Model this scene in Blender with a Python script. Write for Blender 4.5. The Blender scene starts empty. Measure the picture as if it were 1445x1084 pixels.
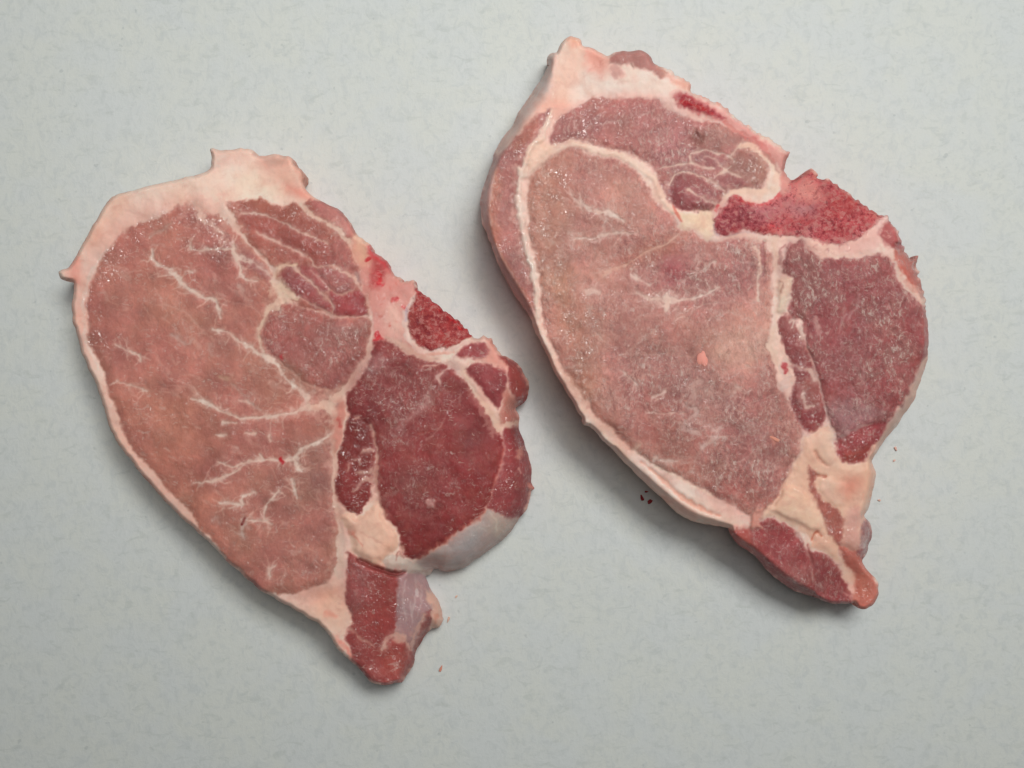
import bpy, math, mathutils
import numpy as np

# ------------------------------------------------------------------ camera, world, lamps, exposure
H = 0.420                       # camera height above the paper (m)
FRAME = 0.361                   # width of the paper seen in the picture (m)
PX = FRAME / 1445.0             # one pixel of the traced outlines, on the paper (m)
CX, CY = 722.5, 542.0

scene = bpy.context.scene
COL = scene.collection
cam_data = bpy.data.cameras.new('camera')
cam_data.sensor_width = 36.0
cam_data.lens = 36.0 * H / FRAME
cam_data.clip_start = 0.01
cam_data.clip_end = 50.0
cam = bpy.data.objects.new('camera', cam_data)
cam.location = (0, 0, H)
COL.objects.link(cam)
scene.camera = cam

world = bpy.data.worlds.new('World')
scene.world = world
world.use_nodes = True
bg = world.node_tree.nodes['Background']
bg.inputs['Color'].default_value = (0.97, 1.0, 0.95, 1)
bg.inputs['Strength'].default_value = 0.085

def area_lamp(name, loc, target, sx, sy, power, color, spread):
    L = bpy.data.lights.new(name, 'AREA')
    L.shape = 'RECTANGLE'
    L.size, L.size_y = sx, sy
    L.energy = power
    L.color = color
    L.spread = spread
    o = bpy.data.objects.new(name, L)
    o.location = loc
    d = mathutils.Vector(target) - mathutils.Vector(loc)
    o.rotation_euler = d.to_track_quat('-Z', 'Y').to_euler()
    COL.objects.link(o)
    return o

# overhead light up right, weaker lamp added up left; spreads narrowed for falloff
area_lamp('overhead_light', (0.36, 0.47, 1.08), (0.13, 0.08, 0), 0.60, 0.34, 1.55, (0.985, 1.0, 0.955), 1.083)
area_lamp('overhead_light', (-0.02, 0.26, 0.90), (-0.20, 0.15, 0), 0.45, 0.25, 0.31, (0.985, 1.0, 0.955), 1.078)  # added fill lamp, placed to match the paper's brightness

scene.view_settings.view_transform = 'Standard'
scene.view_settings.look = 'None'
scene.view_settings.exposure = 0.0
scene.view_settings.gamma = 1.0

# ------------------------------------------------------------------ small numeric helpers
RNG = np.random.RandomState(7)
TAB = RNG.rand(8, 256, 256)

def vnoise(x, y, k=0):
    """smooth value noise in -1..1"""
    t = TAB[k % 8]
    xi = np.floor(x).astype(int); yi = np.floor(y).astype(int)
    fx = x - xi; fy = y - yi
    fx = fx * fx * fx * (fx * (fx * 6 - 15) + 10); fy = fy * fy * fy * (fy * (fy * 6 - 15) + 10)
    a = t[yi & 255, xi & 255]; b = t[yi & 255, (xi + 1) & 255]
    c = t[(yi + 1) & 255, xi & 255]; d = t[(yi + 1) & 255, (xi + 1) & 255]
    return ((a * (1 - fx) + b * fx) * (1 - fy) + (c * (1 - fx) + d * fx) * fy) * 2 - 1

def fbm(x, y, scale, octs=4, k=0):
    s = np.zeros_like(x); amp = 0.5; f = 1.0 / scale
    for i in range(octs):
        ca, sa = math.cos(0.6 + i), math.sin(0.6 + i)
        s += amp * vnoise((x * ca - y * sa) * f + 17.3 * i + 5.1 * k, (x * sa + y * ca) * f + 9.7 * i, k + i)
        amp *= 0.5; f *= 2.03
    return s

def sstep(a, b, x):
    t = np.clip((x - a) / (b - a), 0, 1)
    return t * t * (3 - 2 * t)

def P(s):
    return np.array([[float(q) for q in t.split(',')] for t in s.split()])

def smooth_line(p, closed, step=5.0):
    """Catmull-Rom through the traced points"""
    n = len(p); out = []
    rng = range(n if closed else n - 1)
    for i in rng:
        if closed:
            a, b, c, d = p[i - 1], p[i], p[(i + 1) % n], p[(i + 2) % n]
        else:
            b, c = p[i], p[i + 1]
            a = p[i - 1] if i else 2 * b - c
            d = p[i + 2] if i + 2 < n else 2 * c - b
        m = max(1, int(math.ceil(np.hypot(*(c - b)[:2]) / step)))
        for k in range(m):
            t = k / m
            m1 = (c - a) * 0.38; m2 = (d - b) * 0.38
            L = np.hypot(*(c - b)[:2]) + 1e-9
            for mm in (m1, m2):
                q = np.hypot(*mm[:2])
                if q > L: mm *= L / q
            out.append((2*t**3-3*t**2+1)*b + (t**3-2*t**2+t)*m1 + (-2*t**3+3*t**2)*c + (t**3-t**2)*m2)
    if not closed: out.append(p[-1])
    return np.array(out)

def line_dist(U, V, p, closed):
    """distance, parameter-interpolated third column, winding inside flag"""
    best = np.full(U.shape, 1e9); bt = np.zeros(U.shape); inside = np.zeros(U.shape, bool)
    n = len(p); bx = np.zeros(U.shape); by = np.zeros(U.shape)
    for i in range(n if closed else n - 1):
        a = p[i]; b = p[(i + 1) % n]
        dx, dy = b[0] - a[0], b[1] - a[1]
        L2 = dx * dx + dy * dy + 1e-12
        t = np.clip(((U - a[0]) * dx + (V - a[1]) * dy) / L2, 0, 1)
        qx = a[0] + t * dx; qy = a[1] + t * dy
        d = (U - qx) ** 2 + (V - qy) ** 2
        m = d < best
        best = np.where(m, d, best)
        if len(a) > 2:
            bt = np.where(m, a[2] + t * (b[2] - a[2]), bt)
        else:
            bx = np.where(m, qx, bx); by = np.where(m, qy, by)
        if closed and a[1] != b[1]:
            c = ((a[1] > V) != (b[1] > V)) & (U < dx * (V - a[1]) / dy + a[0])
            inside ^= c
    return np.sqrt(best), bt, inside, bx, by

def lin(c):
    c = np.array(c, float) / 255.0
    return np.where(c <= 0.04045, c / 12.92, ((c + 0.055) / 1.055) ** 2.4)

def hexc(h):
    return np.array([int(h[i:i + 2], 16) for i in (0, 2, 4)], float)

def blur(a, w, r):
    """masked box blur, twice"""
    for _ in range(2):
        for ax in (0, 1):
            def box(x):
                pad = [(0, 0), (0, 0)]; pad[ax] = (r + 1, r)
                c = np.cumsum(np.pad(x, pad), axis=ax)
                n = x.shape[ax]
                hi = np.take(c, range(2 * r + 1, 2 * r + 1 + n), axis=ax)
                lo = np.take(c, range(0, n), axis=ax)
                return hi - lo
            den = box(w.astype(float)) + 1e-9
            a = np.where(w, box(a * w) / den, a)
    return a

def to_world(u, v, z):
    k = PX * (H - z) / H
    return (u - CX) * k, -(v - CY) * k

# ------------------------------------------------------------------ materials
def nt_new(name):
    m = bpy.data.materials.new(name)
    m.use_nodes = True
    nt = m.node_tree
    nt.nodes.clear()
    return m, nt

class NB:
    """tiny node builder"""
    def __init__(s, nt): s.nt = nt
    def n(s, typ, **kw):
        o = s.nt.nodes.new(typ)
        for k, v in kw.items(): setattr(o, k, v)
        return o
    def put(s, sock, v):
        if hasattr(v, 'is_output'): s.nt.links.new(v, sock)
        elif v is not None: sock.default_value = v
    def math(s, op, a, b=None, c=None, clamp=False):
        o = s.n('ShaderNodeMath', operation=op, use_clamp=clamp)
        s.put(o.inputs[0], a)
        if b is not None: s.put(o.inputs[1], b)
        if c is not None: s.put(o.inputs[2], c)
        return o.outputs[0]
    def mix(s, f, a, b, blend='MIX'):
        o = s.n('ShaderNodeMix', data_type='RGBA', blend_type=blend)
        s.put(o.inputs[0], f); s.put(o.inputs[6], a); s.put(o.inputs[7], b)
        return o.outputs[2]
    def noise(s, vec, scale, detail=3, rough=0.55, dist=0.0):
        o = s.n('ShaderNodeTexNoise')
        s.put(o.inputs['Vector'], vec); o.inputs['Scale'].default_value = scale
        o.inputs['Detail'].default_value = detail; o.inputs['Roughness'].default_value = rough
        o.inputs['Distortion'].default_value = dist
        return o.outputs['Fac']
    def ramp(s, x, lo, hi):
        o = s.n('ShaderNodeMapRange', interpolation_type='SMOOTHSTEP')
        s.put(o.inputs[0], x); s.put(o.inputs[1], lo); s.put(o.inputs[2], hi)
        return o.outputs[0]
    def scale(s, vec, sc, rot=0.0):
        o = s.n('ShaderNodeMapping')
        s.put(o.inputs[0], vec); o.inputs['Scale'].default_value = sc
        o.inputs['Rotation'].default_value = (0, 0, rot)
        return o.outputs[0]

def meat_material(name='raw_pork'):
    m, nt = nt_new(name); b = NB(nt)
    out = b.n('ShaderNodeOutputMaterial'); pr = b.n('ShaderNodeBsdfPrincipled')
    nt.links.new(pr.outputs[0], out.inputs[0])
    tint = b.n('ShaderNodeAttribute', attribute_name='tint').outputs['Color']
    tis = b.n('ShaderNodeAttribute', attribute_name='tissue')
    sep = b.n('ShaderNodeSeparateColor'); nt.links.new(tis.outputs['Color'], sep.inputs[0])
    fat, frost, wet = sep.outputs[0], sep.outputs[1], sep.outputs[2]
    bone = tis.outputs['Alpha']
    tc = b.n('ShaderNodeTexCoord').outputs['Object']
    mm = b.scale(tc, (1000, 1000, 1000))
    lean = b.math('SUBTRACT', 1.0, fat, clamp=True)
    # lean mottling: clumps, bundles, single fibres
    f0 = b.noise(mm, 0.10, 3, 0.6, 0.5)
    f1 = b.noise(mm, 0.26, 3, 0.62, 0.8)
    f2 = b.noise(b.scale(mm, (1.25, 0.8, 1.0), 0.5), 0.58, 2, 0.55, 1.0)
    d = lambda x, k: b.math('MULTIPLY', b.math('SUBTRACT', x, 0.5), k)
    var = b.math('ADD', b.math('ADD', d(f0, 0.30), d(f1, 0.50)), b.math('MULTIPLY', d(f2, 1.0), b.math('ADD', 0.32, b.math('MULTIPLY', frost, 1.2))))
    gain = b.math('ADD', 1.0, b.math('MULTIPLY', var, b.math('ADD', b.math('MULTIPLY', lean, 0.66), 0.14)))
    gcol = b.n('ShaderNodeCombineColor')
    for i in range(3): nt.links.new(gain, gcol.inputs[i])
    col = b.mix(1.0, tint, gcol.outputs[0], 'MULTIPLY')
    # warm and purplish drift of the lean
    h1 = b.noise(mm, 0.19, 4, 0.62, 0.4)
    col = b.mix(b.math('MULTIPLY', b.ramp(h1, 0.48, 0.68), b.math('MULTIPLY', lean, 0.09)), col, (0.42, 0.15, 0.085, 1))
    col = b.mix(b.math('MULTIPLY', b.ramp(h1, 0.50, 0.32), b.math('MULTIPLY', lean, 0.08)), col, (0.34, 0.11, 0.11, 1))
    # pink drift in the fat
    h2 = b.noise(mm, 0.15, 5, 0.62, 0.6)
    col = b.mix(b.math('MULTIPLY', b.ramp(h2, 0.46, 0.72), b.math('MULTIPLY', fat, 0.42)), col, (0.68, 0.33, 0.26, 1))
    h3 = b.noise(mm, 0.8, 3, 0.6, 0.4)
    col = b.mix(b.math('MULTIPLY', b.ramp(h3, 0.55, 0.78), b.math('MULTIPLY', fat, 0.22)), col, (0.60, 0.33, 0.27, 1))
    # fine intramuscular fat: flecks in clusters
    s1 = b.noise(b.scale(mm, (0.8, 1.4, 1.0), 0.3), 0.42, 2, 0.55, 1.4)
    s2 = b.noise(mm, 0.16, 2, 0.5)
    sp = b.math('MULTIPLY', b.ramp(s1, 0.59, 0.68), b.math('MULTIPLY', lean, b.ramp(s2, 0.36, 0.62)))
    col = b.mix(b.math('MULTIPLY', sp, 0.40), col, (0.62, 0.42, 0.37, 1))
    # dry frosty film left by the saw: pale rubbed streaks over red grain
    z1 = b.noise(b.scale(mm, (1.35, 0.75, 1.0), 0.35), 0.62, 3, 0.64, 0.5)
    z2 = b.noise(mm, 0.11, 4, 0.65, 0.8)
    fp = b.math('MULTIPLY', frost, b.math('ADD', 0.22, b.math('MULTIPLY', b.ramp(z2, 0.36, 0.62), 0.95)), clamp=True)
    col = b.mix(b.math('MULTIPLY', fp, 0.26), col, (0.51, 0.325, 0.28, 1))
    col = b.mix(b.math('MULTIPLY', b.math('MULTIPLY', b.ramp(z1, 0.50, 0.66), fp), 0.62), col, (0.66, 0.49, 0.44, 1))
    col = b.mix(b.math('MULTIPLY', b.math('MULTIPLY', b.ramp(z1, 0.47, 0.34), fp), 0.50), col, (0.20, 0.045, 0.05, 1))
    # spongy bone: dark pores between pale trabeculae
    b1 = b.noise(mm, 0.62, 3, 0.66, 0.3)
    b2 = b.noise(mm, 0.15, 3, 0.6, 0.5)
    col = b.mix(b.math('MULTIPLY', bone, b.math('MULTIPLY', b.ramp(b1, 0.50, 0.62), 0.85)), col, (0.56, 0.22, 0.20, 1))
    col = b.mix(b.math('MULTIPLY', bone, b.math('MULTIPLY', b.ramp(b1, 0.47, 0.37), 0.9)), col, (0.20, 0.012, 0.022, 1))
    col = b.mix(b.math('MULTIPLY', bone, b.math('MULTIPLY', b.ramp(b2, 0.52, 0.66), 0.5)), col, (0.52, 0.045, 0.045, 1))
    nt.links.new(col, pr.inputs['Base Color'])
    # gloss: patchy moist film over a duller body
    r1 = b.noise(mm, 0.17, 3, 0.6, 0.4)
    wetp = b.math('MULTIPLY', b.math('MULTIPLY', wet, wet), b.math('ADD', 0.32, b.math('MULTIPLY', b.ramp(r1, 0.44, 0.62), 1.25)), clamp=True)
    pr.inputs['Roughness'].default_value = 0.55
    pr.inputs['Specular IOR Level'].default_value = 0.15
    pr.inputs['Subsurface Weight'].default_value = 0.22
    pr.inputs['Subsurface Radius'].default_value = (1.0, 0.35, 0.25)
    pr.inputs['Subsurface Scale'].default_value = 0.0016
    # relief of the body
    hgt = b.math('ADD', b.math('MULTIPLY', f2, 0.16), b.math('MULTIPLY', f1, 0.20))
    hgt = b.math('ADD', hgt, b.math('MULTIPLY', b.math('MULTIPLY', z1, fp), 0.50))
    hgt = b.math('MULTIPLY', hgt, b.math('ADD', 0.22, b.math('MULTIPLY', lean, 0.78)))
    hgt = b.math('ADD', hgt, b.math('MULTIPLY', b.math('MULTIPLY', b1, bone), 0.6))
    bp = b.n('ShaderNodeBump'); bp.inputs['Strength'].default_value = 0.9; bp.inputs['Distance'].default_value = 0.0010
    nt.links.new(hgt, bp.inputs['Height']); nt.links.new(bp.outputs[0], pr.inputs['Normal'])
    # the film's own beaded surface catches the lamps in points and short worms of light
    g1 = b.noise(mm, 0.40, 1, 0.5, 0.6)
    g2 = b.noise(b.scale(mm, (1.1, 0.8, 1), 0.8), 1.05, 1, 0.5, 0.5)
    gh = b.math('ADD', b.math('MULTIPLY', g1, 1.0), b.math('MULTIPLY', g2, 0.50))
    cb = b.n('ShaderNodeBump'); cb.inputs['Strength'].default_value = 1.0; cb.inputs['Distance'].default_value = 0.0019
    nt.links.new(gh, cb.inputs['Height']); 
    nt.links.new(wetp, pr.inputs['Coat Weight'])
    pr.inputs['Coat Roughness'].default_value = 0.07
    pr.inputs['Coat IOR'].default_value = 1.95
    nt.links.new(cb.outputs[0], pr.inputs['Coat Normal'])
    return m

def paper_material():
    m, nt = nt_new('white_butcher_paper'); b = NB(nt)
    out = b.n('ShaderNodeOutputMaterial'); pr = b.n('ShaderNodeBsdfPrincipled')
    nt.links.new(pr.outputs[0], out.inputs[0])
    tc = b.n('ShaderNodeTexCoord').outputs['Object']
    mm = b.scale(tc, (1000, 1000, 1000))
    a = b.noise(mm, 0.045, 4, 0.6, 0.4)
    c = b.noise(b.scale(mm, (1.0, 0.7, 1), 0.3), 0.34, 4, 0.68, 0.6)
    d = b.noise(mm, 0.9, 3, 0.6)
    e = b.noise(b.scale(mm, (0.6, 1.3, 1), -0.4), 0.26, 3, 0.6, 0.8)
    col = b.mix(b.ramp(a, 0.35, 0.66), (0.650, 0.662, 0.640, 1), (0.632, 0.652, 0.660, 1))
    col = b.mix(b.math('MULTIPLY', b.ramp(c, 0.46, 0.68), 0.60), col, (0.55, 0.575, 0.583, 1))
    col = b.mix(b.math('MULTIPLY', b.ramp(e, 0.54, 0.72), 0.50), col, (0.51, 0.537, 0.525, 1))
    col = b.mix(b.math('MULTIPLY', b.ramp(d, 0.50, 0.80), 0.16), col, (0.48, 0.50, 0.50, 1))
    sp = b.noise(mm, 0.33, 2, 0.5)
    col = b.mix(b.math('MULTIPLY', b.ramp(sp, 0.70, 0.78), 0.40), col, (0.38, 0.41, 0.42, 1))
    nt.links.new(col, pr.inputs['Base Color'])
    pr.inputs['Roughness'].default_value = 0.62
    pr.inputs['Specular IOR Level'].default_value = 0.3
    bp = b.n('ShaderNodeBump'); bp.inputs['Strength'].default_value = 0.25; bp.inputs['Distance'].default_value = 0.0006
    nt.links.new(b.math('ADD', c, b.math('MULTIPLY', d, 0.4)), bp.inputs['Height']); nt.links.new(bp.outputs[0], pr.inputs['Normal'])
    return m

MEAT = meat_material()
PAPER = paper_material()

# ------------------------------------------------------------------ the setting: one sheet of paper
def build_paper():
    n = 121
    xs = np.linspace(-0.6, 0.6, n); ys = np.linspace(-0.5, 0.5, n)
    X, Y = np.meshgrid(xs, ys)
    Z = -0.0004 + 0.0003 * fbm(X * 1000, Y * 1000, 70, 3, 3)
    co = np.stack([X, Y, Z], -1).reshape(-1, 3)
    idx = np.arange(n * n).reshape(n, n)
    f = np.stack([idx[:-1, :-1], idx[:-1, 1:], idx[1:, 1:], idx[1:, :-1]], -1).reshape(-1, 4)
    me = bpy.data.meshes.new('paper_sheet')
    me.from_pydata(co.tolist(), [], f.tolist())
    me.shade_smooth()
    me.materials.append(PAPER)
    o = bpy.data.objects.new('paper_sheet', me)
    o['kind'] = 'structure'
    COL.objects.link(o)
build_paper()

# ------------------------------------------------------------------ a chop: traced regions -> one relief, cut into its parts
STEP = 1.3
GAIN = 1.4

class Chop:
    def __init__(s, outline, T, seed, fray):
        s.seed = seed; s.T = T
        p = smooth_line(P(outline), True, 2.5)
        # ragged cut edge
        j = fbm(p[:, 0], p[:, 1], 14, 4, seed) * 2.4
        fd = line_dist(p[:, 0], p[:, 1], P(fray), False)[0]
        j += sstep(22, 8, fd) * (fbm(p[:, 0], p[:, 1], 4.5, 2, seed + 3) * 4.2)
        tn = np.roll(p, -1, 0) - np.roll(p, 1, 0)
        tn /= np.linalg.norm(tn, axis=1)[:, None] + 1e-9
        p = p + np.stack([tn[:, 1], -tn[:, 0]], 1) * j[:, None]
        s.out = p
        x0, y0 = p.min(0) - 6; x1, y1 = p.max(0) + 6
        s.U, s.V = np.meshgrid(np.arange(x0, x1, STEP), np.arange(y0, y1, STEP))
        d, _, ins, s.bx, s.by = line_dist(s.U, s.V, p, True)
        s.din = np.where(ins, d, -d)
        U, V = s.U, s.V
        s.wU = fbm(U, V, 26, 4, seed + 1) * 5.5 + fbm(U, V, 6, 2, seed + 4) * 3.6
        s.wV = fbm(U, V, 26, 4, seed + 2) * 5.5 + fbm(U, V, 6, 2, seed + 5) * 3.6
        sh = U.shape
        s.col = np.zeros(sh + (3,)); s.tis = np.zeros(sh + (4,))
        s.z = np.zeros(sh); s.lab = np.zeros(sh, int)
        s.parts = []           # (name, parent index or None, label)
        s.edge = np.full(sh, 0.0)
        s.rimd = np.zeros(sh); s.zr = np.full(sh, 0.74); s.side = np.zeros(sh, bool)
        s.Tm = np.full(sh, T)
        s.fold = np.zeros(sh)

    def part(s, name, parent=None, label=None):
        s.parts.append((name, parent, label)); return len(s.parts) - 1

    def box(s, p, m):
        x0, y0 = p[:, :2].min(0) - m; x1, y1 = p[:, :2].max(0) + m
        U, V = s.U, s.V
        c0 = max(0, int((x0 - U[0, 0]) / STEP)); c1 = min(U.shape[1], int((x1 - U[0, 0]) / STEP) + 2)
        r0 = max(0, int((y0 - V[0, 0]) / STEP)); r1 = min(U.shape[0], int((y1 - V[0, 0]) / STEP) + 2)
        return slice(r0, max(r0 + 1, r1)), slice(c0, max(c0 + 1, c1))

    def base(s, color, name, frost=0.0, wet=0.3, fat=1.0):
        s.col[:] = hexc(color); s.tis[..., 0] = fat; s.tis[..., 1] = frost; s.tis[..., 2] = wet
        s.lab[:] = s.part(name); return 0

    def poly(s, pts, color=None, name=None, parent=None, label=None, edge=1.6, warp=1.0, fat=None, frost=None, wet=None,
             bone=None, dome=0.0, groove=0.0, a=1.0, lift=0.0, zone=None, dw=12.0):
        """paint one traced region; zone limits it to an earlier mask"""
        p = smooth_line(P(pts) if isinstance(pts, str) else pts, True)
        sl = s.box(p, 12 + edge * 2)
        U = s.U[sl] + s.wU[sl] * warp; V = s.V[sl] + s.wV[sl] * warp
        d, _, ins, _, _ = line_dist(U, V, p, True)
        sd = np.where(ins, d, -d)
        e2 = edge * 1.7
        m = sstep(-e2, e2, sd + 1.8 * fbm(s.U[sl], s.V[sl], 7.0, 3, s.seed + 7)) * a
        if zone is not None: m = m * zone[sl]
        if color is not None:
            c = hexc(color)
            s.col[sl] = s.col[sl] * (1 - m[..., None]) + c * m[..., None]
        for i, v in enumerate((fat, frost, wet, bone)):
            if v is not None: s.tis[sl + (i,)] = s.tis[sl + (i,)] * (1 - m) + v * m
        s.z[sl] += 0.7 * dome * sstep(0, 1, sd / dw) - 0.4 * groove * np.exp(-(sd / 2.6) ** 2) + lift * sstep(-2.5, 2.5, sd)
        if name is not None:
            k = s.part(name, parent, label)
            s.lab[sl] = np.where(m > 0.5, k, s.lab[sl]); return k

    def vein(s, pts, w, color='c9a698', name=None, parent=None, a=0.9, warp=0.6, fat=1.0, lift=0.0, soft=1.7, wet=None, label=None, jag=0.55, halo=True):
        """a seam of fat or a streak; w = one width or one per point"""
        p = P(pts); n = len(p)
        if name == 'fat_seam': w = np.array(w) * 0.74
        if name == 'marbling_vein':
            w = np.array(w) * 0.82
            if n > 2:
                rb = np.random.RandomState(int(p[0, 0] * 7 + p[0, 1]))
                for i in range(1, n):
                    for _ in range(2):
                        t = rb.rand(); q0 = p[i - 1] * (1 - t) + p[i] * t
                        an = math.atan2(*(p[i] - p[i - 1])[::-1]) + rb.choice((-1, 1)) * (0.4 + 0.8 * rb.rand()) + math.pi * (rb.rand() < 0.6)
                        L = 8 + 16 * rb.rand(); an2 = an + rb.randn() * 0.5
                        q1 = q0 + 0.5 * L * np.array([math.cos(an), math.sin(an)]); q2 = q1 + 0.5 * L * np.array([math.cos(an2), math.sin(an2)])
                        s.vein(' '.join('%f,%f' % tuple(q) for q in (q0, q1, q2)), [2.4, 1.9, 1.1], color, a=0.38 + 0.25 * rb.rand(), warp=warp, fat=0.7, soft=1.5)
        if name in ('marbling_vein', 'fat_seam') and halo:
            s.vein(pts, np.array(w) * 2.3 + 2, color, a=a * 0.36, warp=warp, fat=0.6, soft=3.5, jag=jag, halo=False)
        ws = np.interp(np.linspace(0, 1, n), np.linspace(0, 1, len(w)), w) if not np.isscalar(w) else np.full(n, w)
        p = smooth_line(np.column_stack([p, ws]), False, 4.0)
        sl = s.box(p, max(np.max(ws), 3) + 8)
        U = s.U[sl] + s.wU[sl] * warp; V = s.V[sl] + s.wV[sl] * warp
        d, wi, _, _, _ = line_dist(U, V, p, False)
        wi = wi * (1 + jag * fbm(s.U[sl], s.V[sl], 7, 3, s.seed + 6) * 2)
        q = 0.5 * wi - d
        m = sstep(-soft, soft, q) * a * (1 - 0.35 * np.clip(fbm(s.U[sl], s.V[sl], 10, 3, s.seed + 3) * 2, 0, 1))
        c = hexc(color)
        s.col[sl] = s.col[sl] * (1 - m[..., None]) + c * m[..., None]
        if fat is not None: s.tis[sl + (0,)] = s.tis[sl + (0,)] * (1 - m) + fat * m
        s.tis[sl + (1,)] *= (1 - m * 0.8)
        if wet is not None: s.tis[sl + (2,)] = s.tis[sl + (2,)] * (1 - m) + wet * m
        s.z[sl] += lift * sstep(-1.5, 1.5, q)
        if name is not None:
            mask = q > -0.3
            if mask.any():
                k = s.part(name, parent, label)
                s.lab[sl] = np.where(mask, k, s.lab[sl]); return k

    def feather(s, mask, color, scale, ang, a=0.4, width=0.05, seed=0, fat=1.0):
        """fine branching marbling: ridges of a stretched noise, coming and going"""
        ca, sa = math.cos(ang), math.sin(ang)
        wu = s.U + 14 * fbm(s.U, s.V, 40, 3, seed); wv = s.V + 14 * fbm(s.U, s.V, 40, 3, seed + 1)
        x = (wu * ca + wv * sa) * 0.45; y = -wu * sa + wv * ca
        n = fbm(x, y, scale, 3, seed + 2)
        gate = sstep(-0.08, 0.16, fbm(s.U, s.V, 38, 4, seed + 3))
        wd = width * (0.6 + 0.8 * np.clip(fbm(s.U, s.V, 9, 2, seed + 4) + 0.5, 0, 1))
        m = np.clip(1 - np.abs(n) / wd, 0, 1) * gate * a * mask
        s.col += m[..., None] * (hexc(color) - s.col)
        s.tis[..., 0] = s.tis[..., 0] * (1 - m) + fat * m

    def spots(s, centre, spread, count, size, color, a=0.8, fat=1.0, seed=0, wet=None):
        r = np.random.RandomState(seed + s.seed * 11)
        for _ in range(count):
            x = centre[0] + r.randn() * spread[0]; y = centre[1] + r.randn() * spread[1]
            an = r.rand() * 6.28; L = size * (0.6 + r.rand())
            s.vein('%f,%f %f,%f' % (x, y, x + math.cos(an) * L, y + math.sin(an) * L), [size * 0.5, size * 0.9, size * 0.3], color, a=a * (0.6 + 0.4 * r.rand()), fat=fat, wet=wet)

    def visible_side(s, rim, outer, low=0.08):
        """slope between the top edge (rim) and the foot of the side that the camera sees"""
        rp = smooth_line(P(rim), False); op = P(outer)
        poly = np.vstack([rp, op])
        d, _, ins, _, _ = line_dist(s.U, s.V, poly, True)
        dr, _, _, _, _ = line_dist(s.U, s.V, rp, False)
        s.side |= ins
        s.rimd = np.where(ins, dr, s.rimd)
        s.zr = np.where(ins, low, s.zr)
        return ins

    def bump(s, x, y, r, dz):
        s.Tm = s.Tm + dz * np.exp(-((s.U - x) ** 2 + (s.V - y) ** 2) / (r * r))

    def relief(s, edge_r=3.6):
        inside = s.din > -STEP * 0.55
        # blotchiness of the flesh at a few millimetres
        lean = (1 - s.tis[..., 0])[..., None]
        g = fbm(s.U, s.V, 34, 5, s.seed + 1)[..., None]; h = fbm(s.U, s.V, 48, 4, s.seed + 6)[..., None]
        s.col *= 1 + lean * (0.14 * g + np.concatenate([0.03 * h, 0.09 * h, 0.05 * h], -1)) + (1 - lean) * np.concatenate([0.02 * g, 0.07 * h, 0.10 * h], -1)
        s.tis[..., 1] = np.clip(s.tis[..., 1] * (1 + 1.1 * fbm(s.U, s.V, 40, 4, s.seed + 2)), 0, 1)
        s.col *= 1 - lean * np.array([0.02, 0.06, 0.055])
        s.col = np.clip(s.col, 0, 255)
        t = np.where(s.side, np.clip(s.din, 0, None) / (np.clip(s.din, 0, None) + s.rimd + 1e-6), np.clip(s.din / edge_r, 0, 1))
        t = np.where(s.side & (s.din > 40), np.maximum(t, 0), t)
        zr = blur(s.zr, inside, 4)
        prof = np.sqrt(np.clip(1 - (1 - np.clip(t, 0, 1)) ** 2.0, 0, 1))
        Z = s.Tm * (zr + (1 - zr) * prof)
        Z = blur(Z, inside, 1)
        top = prof
        und = fbm(s.U, s.V, 90, 3, s.seed) * 1.5 + fbm(s.U, s.V, 22, 3, s.seed + 2) * 0.5
        Z = Z + (und + blur(s.z, inside, 1)) * 0.001 * np.clip(Z / s.T, 0.15, 1)
        s.inside = inside
        s.Z = np.maximum(Z, 0.0012)

    def build(s, empty_name, label, category, light=None):
        U, V, Z = s.U.copy(), s.V.copy(), s.Z
        ins = s.inside
        # boundary vertices slide onto the traced outline
        cell = ins[:-1, :-1] & ins[:-1, 1:] & ins[1:, 1:] & ins[1:, :-1]
        used = np.zeros_like(ins)
        for a, b in ((slice(None, -1), slice(None, -1)), (slice(None, -1), slice(1, None)), (slice(1, None), slice(1, None)), (slice(1, None), slice(None, -1))):
            used[a, b] |= cell
        full = np.zeros_like(ins)
        full[1:-1, 1:-1] = cell[:-1, :-1] & cell[:-1, 1:] & cell[1:, 1:] & cell[1:, :-1]
        brd = used & ~full
        U[brd] = s.bx[brd]; V[brd] = s.by[brd]
        idx = np.full(ins.shape, -1); idx[used] = np.arange(used.sum())
        X, Y = to_world(U, V, Z)
        co = np.stack([X[used], Y[used], Z[used]], -1)
        col = s.col[used]; tis = s.tis[used]; lab = s.lab[used]
        q = np.stack([idx[1:, :-1], idx[1:, 1:], idx[:-1, 1:], idx[:-1, :-1]], -1)[cell]
        # skirt down to the paper
        e = np.concatenate([q[:, [0, 1]], q[:, [1, 2]], q[:, [2, 3]], q[:, [3, 0]]])
        key = np.sort(e, 1); kk = key[:, 0] * 10 ** 7 + key[:, 1]
        _, inv, cnt = np.unique(kk, return_inverse=True, return_counts=True)
        be = e[cnt[inv] == 1]
        nv = len(co)
        bverts = np.unique(be)
        cen = co.mean(0)[:2]
        # outward direction per boundary vertex from its edges
        nrm = np.zeros((nv, 2))
        dv = co[be[:, 1], :2] - co[be[:, 0], :2]
        on = np.stack([dv[:, 1], -dv[:, 0]], 1)
        np.add.at(nrm, be[:, 0], on); np.add.at(nrm, be[:, 1], on)
        gy, gx = np.gradient(blur(s.din, np.ones_like(ins), 4))
        nb = np.stack([-gx[used], gy[used]], -1)[bverts]; nb /= np.linalg.norm(nb, axis=1)[:, None] + 1e-12
        rings = [(0.72, 0.0003), (0.40, 0.0003), (0.12, -0.0004), (0.0, -0.0014)]
        u0, v0 = U[used][bverts], V[used][bverts]; nim = nb * np.array([1, -1])
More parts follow.
